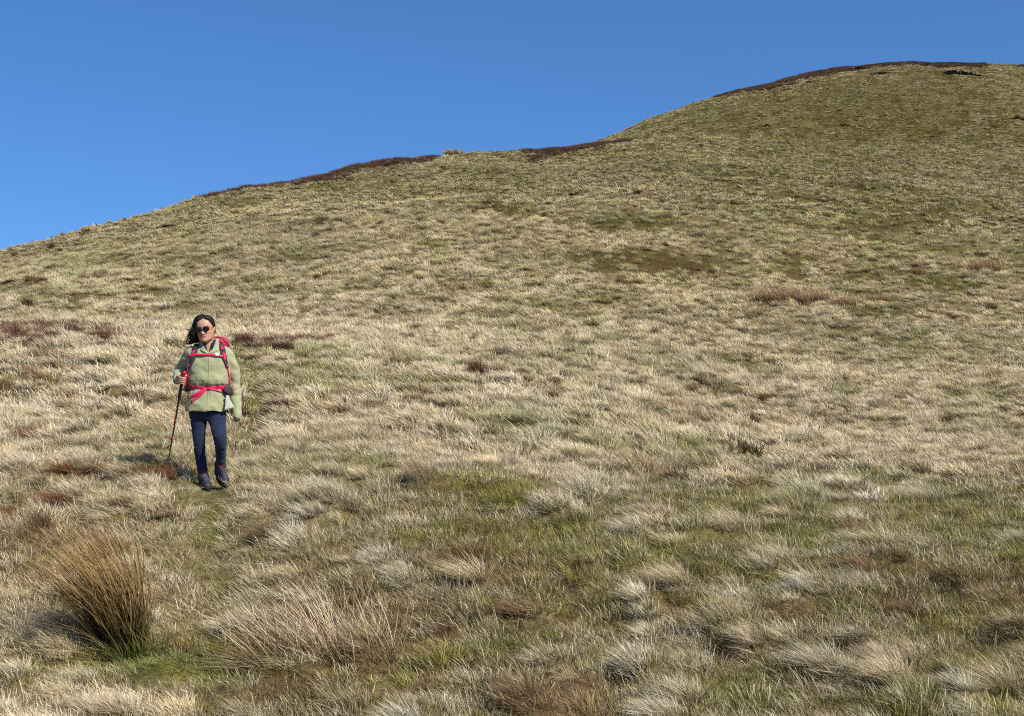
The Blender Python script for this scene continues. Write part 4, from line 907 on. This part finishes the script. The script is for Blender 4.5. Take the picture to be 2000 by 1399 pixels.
plant('rush_clump', p, 'big leaning clump of brown rushes with green base at the lower left', 'rush', [
    ('stems', [shifted(blades(640, .15, .92, .36, .0078, .06, .56, .20, 501, 8, droop=.08, jit=.15), .0, 0, -.02), shifted(blades(46, .11, .58, .35, .006, .5, .5, .5, 502, 7, droop=.2, jit=.3), -.06, 0, -.02), shifted(blades(26, .1, .95, .15, .0055, .5, .62, .4, 508, 8, droop=.15), -.05, 0, -.02)], MB_RUSH),
    ('green_stems', [shifted(blades(190, .20, .22, .5, .0058, .2, .3, .5, 503, 5, droop=.2), .10, -.02, -.02), shifted(blades(120, .12, .16, .5, .0055, .1, .3, .9, 504, 4, droop=.4), .05, -.14, -.02)], MB_GREEN),
    ('dead_stems', [shifted(blades(34, .12, .32, .4, .0055, .9, .5, 1.2, 505, 6, droop=.9), -.1, -.08, .0)], MB_PALE)])
p = ground_at(365, 1290)
plant('rush_clump', p, 'sparse thin greenish rush stems just right of the big brown clump', 'rush', [
    ('stems', [shifted(blades(22, .10, .34, .5, .0055, .08, .18, .5, 510 + k, 5, droop=.1, jit=.3), -.17 + .10 * k, .02 * (k % 2), -.02) for k in range(5)], MB_RUSH), ('green_stems', [shifted(blades(60, .24, .12, .5, .005, .1, .3, .9, 516, 4, droop=.3), 0, 0, -.01)], MB_GREEN)])
p = ground_at(640, 1292)
plant('dead_grass_clump', p, 'wide clump of bleached dead stems leaning left at the bottom of the path', 'dead grass', [
    ('stems', [shifted(blades(72, .20, .60, .45, .0054, .28, .32, .4, 520 + k, 6, droop=.15, jit=.32), -.30 + .15 * k, .07 * ((k * 7) % 3 - 1), -.02) for k in range(5)], MB_PALE),
    ('brown_stems', [shifted(blades(130, .13, .25, .4, .0045, .15, .25, .5, 530 + k, 5, droop=.2), -.24 + .16 * k, .0, -.02) for k in range(3)], MB_RUSH),
    ('flattened_stems', [shifted(blades(70, .16, .34, .4, .005, 1.3, .4, 1.2, 534, 6, droop=1.0), -.05, -.14, .01)], MB_PALE)])
p = ground_at(500, 1308)
plant('rush_clump', p, 'small fan of brown rush leaves bent left between the two big clumps', 'rush', [
    ('stems', [blades(70, .06, .27, .35, .0055, .75, .4, .5, 540, 6, droop=.3)], MB_RUSH), ('dead_stems', [shifted(blades(40, .08, .26, .4, .0055, 1.2, .4, .9, 541, 6, droop=.9), .0, -.06, .0)], MB_PALE)])
def far_rush(xp, yp, wpx, hpx, seed, label, mat=MB_TAN, group=None):
    p = ground_at(xp, yp); m = p.y / F; w, h = wpx * m * .5, hpx * m
    plant('rush_clump', p, label, 'rush', [('stems', [shifted(blades(170, max(w * .42, .1), h * 1.3, .3, max(.012, m * .8), .28, .3, .35, seed + k, 4, droop=.15), w * (-.66 + .66 * k), 0, -.05) for k in range(3)], mat)], group)
far_rush(1508, 595, 58, 30, 560, 'tan rush stand on the hillside, leftmost of the row')
far_rush(1556, 596, 56, 34, 563, 'tallest tan rush stand in the middle of the hillside row')
far_rush(1604, 594, 50, 27, 566, 'tan rush stand right of the tallest one on the hillside')
far_rush(1650, 598, 44, 16, 569, 'low thin rush stand ending the hillside row on the right')
far_rush(1712, 588, 50, 13, 572, 'short pale rushes right of the hillside row near green turf')
far_rush(1928, 532, 62, 26, 575, 'pale rush stand near the right edge above the green turf')
far_rush(888, 303, 34, 11, 578, 'lone pale rush clump on the skyline between the heather strips')
def tussock(xp, yp, wpx, hpx, seed, label, mat, name='grass_tussock', cat='tussock', group=None, n=420, lean=.5, grow=1.0):
    p = ground_at(xp, yp); m = p.y / F; w, h = wpx * m * .36 * grow, hpx * m * grow; wd = max(.0042, .5 * m)
    v = [shifted(blades(n // 2, w * .5, h, .45, wd, lean, .45, .75, seed, 5, droop=.35), w * .12, 0, -.02), shifted(blades(n // 2, w * .75, h * .8, .45, wd, lean, .5, .8, seed + 1, 5, droop=.4), 0, 0, -.02)]
    me = blade_mesh(name, v, mat); o = link(name, me, None, None, smooth=False); o.location = p; tag(o, label, cat, group); return o
GB = 'russet tussocks beside the path'
for k, (x, y, w, h, mat, lab) in enumerate([
    (322, 934, 70, 30, MB_RUST, 'russet tussock in shadow under the tip of the trekking pole'), (118, 985, 62, 30, MB_RUST, 'dark russet tussock standing alone at the left, nearest the camera'), (128, 922, 60, 20, MB_RUST, 'left one of two russet tufts level with the pole tip'),
    (190, 926, 52, 20, MB_RUST, 'right one of two russet tufts left of the woman\'s shadow'), (165, 941, 44, 13, MB_RUST, 'low russet tuft just below the pair left of the shadow'), (248, 990, 44, 22, MB_MOWN, 'brown slanting tussock below and left of the woman\'s boots'),
    (62, 853, 48, 14, MB_RUST, 'small russet tuft nearest the left edge, above the others'), (152, 852, 42, 14, MB_RUST, 'small russet tuft left of the pole, second from the edge'), (298, 800, 30, 10, MB_RUST, 'tiny russet tuft left of the pole at knee height'),
    (505, 829, 34, 10, MB_RUST, 'thin russet tuft on the path right of the woman\'s hand'), (478, 884, 34, 10, MB_RUST, 'low russet tuft beside the path right of the woman\'s knee'), (545, 802, 46, 12, MB_MOWN, 'faint brown tuft right of the path behind the woman'),
    (20, 1010, 60, 20, MB_RUST, 'russet tuft cut off by the left edge of the picture'), (320, 1010, 90, 14, MB_MOWN, 'flattened brownish tuft on the trodden path in front of the woman')]):
    tussock(x, y, w, h, 600 + 3 * k, lab, mat, 'russet_tussock', 'tussock', GB, n=620, lean=.8, grow=1.5)
GP = 'pale tussocks in the foreground'
for k, (x, y, w, h, mat, lab) in enumerate([
    (925, 1140, 95, 70, MB_STRAW, 'upright pale tussock left of centre among green and brown turf'), (1320, 1140, 95, 62, MB_STRAW, 'pale forked tussock at centre right above the brown turf'), (1235, 1040, 70, 48, MB_GREY, 'grey straw tussock in the moss right of centre'),
    (1425, 1035, 130, 62, MB_STRAW, 'broad pale tussock above the yellow moss at right'), (1180, 975, 130, 36, MB_GREY, 'low wide pale tussock on the rise at centre'), (1530, 1010, 62, 40, MB_STRAW, 'small bright tussock between two moss patches'),
    (1715, 1070, 100, 56, MB_STRAW, 'swept pale tussock left of the green moss at far right'), (1810, 980, 120, 48, MB_GREY, 'wide grey tussock near the right edge above the moss'), (1600, 1300, 150, 70, MB_GREY, 'large grey tussock at lower right of centre'),
    (1740, 1330, 130, 72, MB_STRAW, 'large pale tussock leaning left at the lower right'), (1950, 1350, 150, 84, MB_STRAW, 'biggest pale tussock in the bottom right corner'), (1340, 1370, 110, 60, MB_GREY, 'pale tussock cut by the bottom edge right of centre'),
    (1790, 1290, 80, 56, MB_STRAW, 'bright narrow tussock behind the large one at lower right'), (160, 1330, 90, 40, MB_GREY, 'grey tussock in front of the big rush clump\'s shadow'), (1680, 1150, 150, 56, MB_GREY, 'spreading grey tussock below the moss at right'), (770, 1120, 110, 40, MB_GREY, 'flat grey tussock left of the upright pale one')]):
    tussock(x, y, w, h, 700 + 3 * k, lab, mat, group=GP, n=620, lean=.45)

# ------------------------------------------------------------------ heather
HP = [blade_mesh('heather_bush', [blades(70, .22, .30, .5, .022, .15, .15, 1.1, 800 + i, 2, droop=.2), blades(40, .26, .18, .5, .03, .1, .1, 1.6, 820 + i, 2, droop=.3)], M_BLADE) for i in range(NV)]
P_HEATH = proto_collection('heather_bush', HP)
g = np.random.default_rng(77); X, Yv = sector(900000, 95, 345, g, .40); Z = H0(X, Yv); xp, yp = to_px(X, Yv, Z)
jig = (fbm(X * .35, Yv * .25, 88, 3) - .33) * 2.1
th1 = np.interp(xp, [380, 430, 520, 640, 760, 835, 855, 1018, 1040, 1100, 1160, 1185, 1230, 1240], [0, 6, 13, 20, 17, 11, 0, 0, 14, 20, 15, 6, 4, 0]); th2 = np.interp(xp, [1390, 1430, 1500, 1600, 1700, 1780, 1850, 1905, 1930], [0, 11, 24, 15, 10, 7, 18, 10, 0])
dcs = np.interp(xp, [0, 500, 870, 1165, 1500], [112, 150, 172, 190, 200])
jig = jig * g.uniform(.25, 1, len(X)) ** .7
k1 = (yp - near_crest(xp) < th1 * jig) & (Yv < dcs * 1.05) & (xp < 1242); k2 = (yp - dome_crest(xp) < th2 * jig) & (Yv > 240) & (xp > 1380)
k = (k1 | k2) & visible(X, Yv, Z, .6) & (g.uniform(0, 1, len(X)) < .7); X, Yv = X[k], Yv[k]
m = len(X); print('heather', m)
tipc = np.array([.135, .070, .052]) * g.uniform(.5, 1.5, (m, 1)); olive = g.uniform(0, 1, m) < .15; tipc[olive] = np.array([.12, .10, .04])
scatter('heather', 'dark brown heather strips along the skyline and summit', 'heather', P_HEATH, np.stack([X, Yv, H(X, Yv) - .05], 1), np.stack([g.normal(0, .1, m), g.normal(0, .1, m), g.uniform(0, 6.28, m)], 1), np.repeat(g.uniform(.8, 1.5, (m, 1)), 3, 1) * np.array([1.1, 1.1, 1.0]), g.integers(0, NV, m), tipc, tipc * .5)
def heather(xp, yp, wpx, hpx, seed, label):
    p = ground_at(xp, yp); m = p.y / F; w, h = wpx * m * .5, hpx * m; q = random.Random(seed); sets = []
    for i in range(14):
        x, y = q.uniform(-1, 1) * w, q.uniform(-1, 1) * w * .8
        sets.append(shifted(blades(70, .3 * max(.4, w * .5), h * q.uniform(.45, .8), .5, max(.008, m * .8), .15, .15, 1.1, seed + i, 2, droop=.2), x, y, gz(p.x + x, p.y + y) - p.z - .03))
    me = blade_mesh('heather_patch', sets, MB_HEATH); o = link('heather_patch', me, None, None, smooth=False); o.location = p; tag(o, label, 'heather', 'lone heather patches'); return o
heather(1090, 418, 60, 12, 900, 'dark heather patch in the upper middle of the hillside beside brown moss')
heather(985, 478, 20, 7, 920, 'tiny dark heather patch below and left of the larger one')
heather(158, 556, 30, 7, 940, 'small dark heather patch near the left edge above the brow')
heather(255, 547, 40, 7, 960, 'brownish heather patch on the left slope, right of the small one')
heather(1496, 246, 13, 4, 980, 'left of two little dark shrubs under the summit')
heather(1650, 248, 14, 4, 1000, 'right of two little dark shrubs under the summit')
heather(1992, 234, 14, 9, 1020, 'dark shrub at the right edge of the summit slope')

# ------------------------------------------------------------------ peat banks under the summit and loose stones
M_PEAT = surface_mat('dark_peat', (.034, .023, .015), .95, 3, .4, .5, 8)
M_STONE = surface_mat('weathered_stone', (.30, .20, .13), .9, 40, .35, .5, 90)
def peat(xp, yp, wpx, hpx, seed, label):
    p = ground_at(xp, yp, 200); m = p.y / F; w, h = wpx * m, hpx * m; q = random.Random(seed); rg = []
    for i in range(26):
        t = i / 25; x = (t - .5) * w; hh = h * (.35 + .65 * math.sin(math.pi * t) ** .5) * q.uniform(.75, 1.15); y0 = q.uniform(-.3, .2); z = gz(p.x + x, p.y + y0) - p.z
        rg.append(np.array([(x, y0 + .2, z - .5), (x, y0 - .1, z), (x, y0 - .25, z + hh * .45), (x + q.uniform(-.1, .1), y0 - .45, z + hh * .8), (x, y0 - .5, z + hh), (x, y0 + 1.2, z + hh * .8), (x, y0 + 2.8, z + .3), (x, y0 + 1.5, z - .6)]))
    me = pymesh('peat_bank', *loft(rg)); o = link('peat_bank', me, M_PEAT, None, smooth=False); o.location = p; tag(o, label, 'peat bank'); return o
peat(1878, 147, 76, 7, 41, 'long dark peat bank just below the summit at the right')
peat(1718, 146, 42, 3.5, 42, 'short shallow peat bank left of the long one under the summit')
peat(1672, 136, 40, 4, 43, 'thin peat edge among the summit heather')
def stone(xp, yp, wpx, seed, label, mat):
    p = ground_at(xp, yp); r = wpx * p.y / F * .5; bm = bmesh.new(); bmesh.ops.create_icosphere(bm, subdivisions=3, radius=1)
    for v in bm.verts:
        n_ = mnoise.noise(v.co * 1.3 + Vector((seed, 0, 0))) * .35 + mnoise.noise(v.co * 4 + Vector((0, seed, 0))) * .1; v.co = Vector((v.co.x * 1.1, v.co.y, v.co.z * .8)) * r * (1 + n_)
    me = bpy.data.meshes.new('stone'); bm.to_mesh(me); bm.free(); o = link('stone', me, mat); o.location = p + Vector((0, 0, r * .75)); tag(o, label, 'stone'); return o
stone(531, 1066, 15, 3, 'brown stone with pale top lying in the grass below the woman', M_STONE)
stone(843, 1037, 8, 9, 'small orange brown stone on the mossy turf left of centre', M_STONE)
print('BUILT')
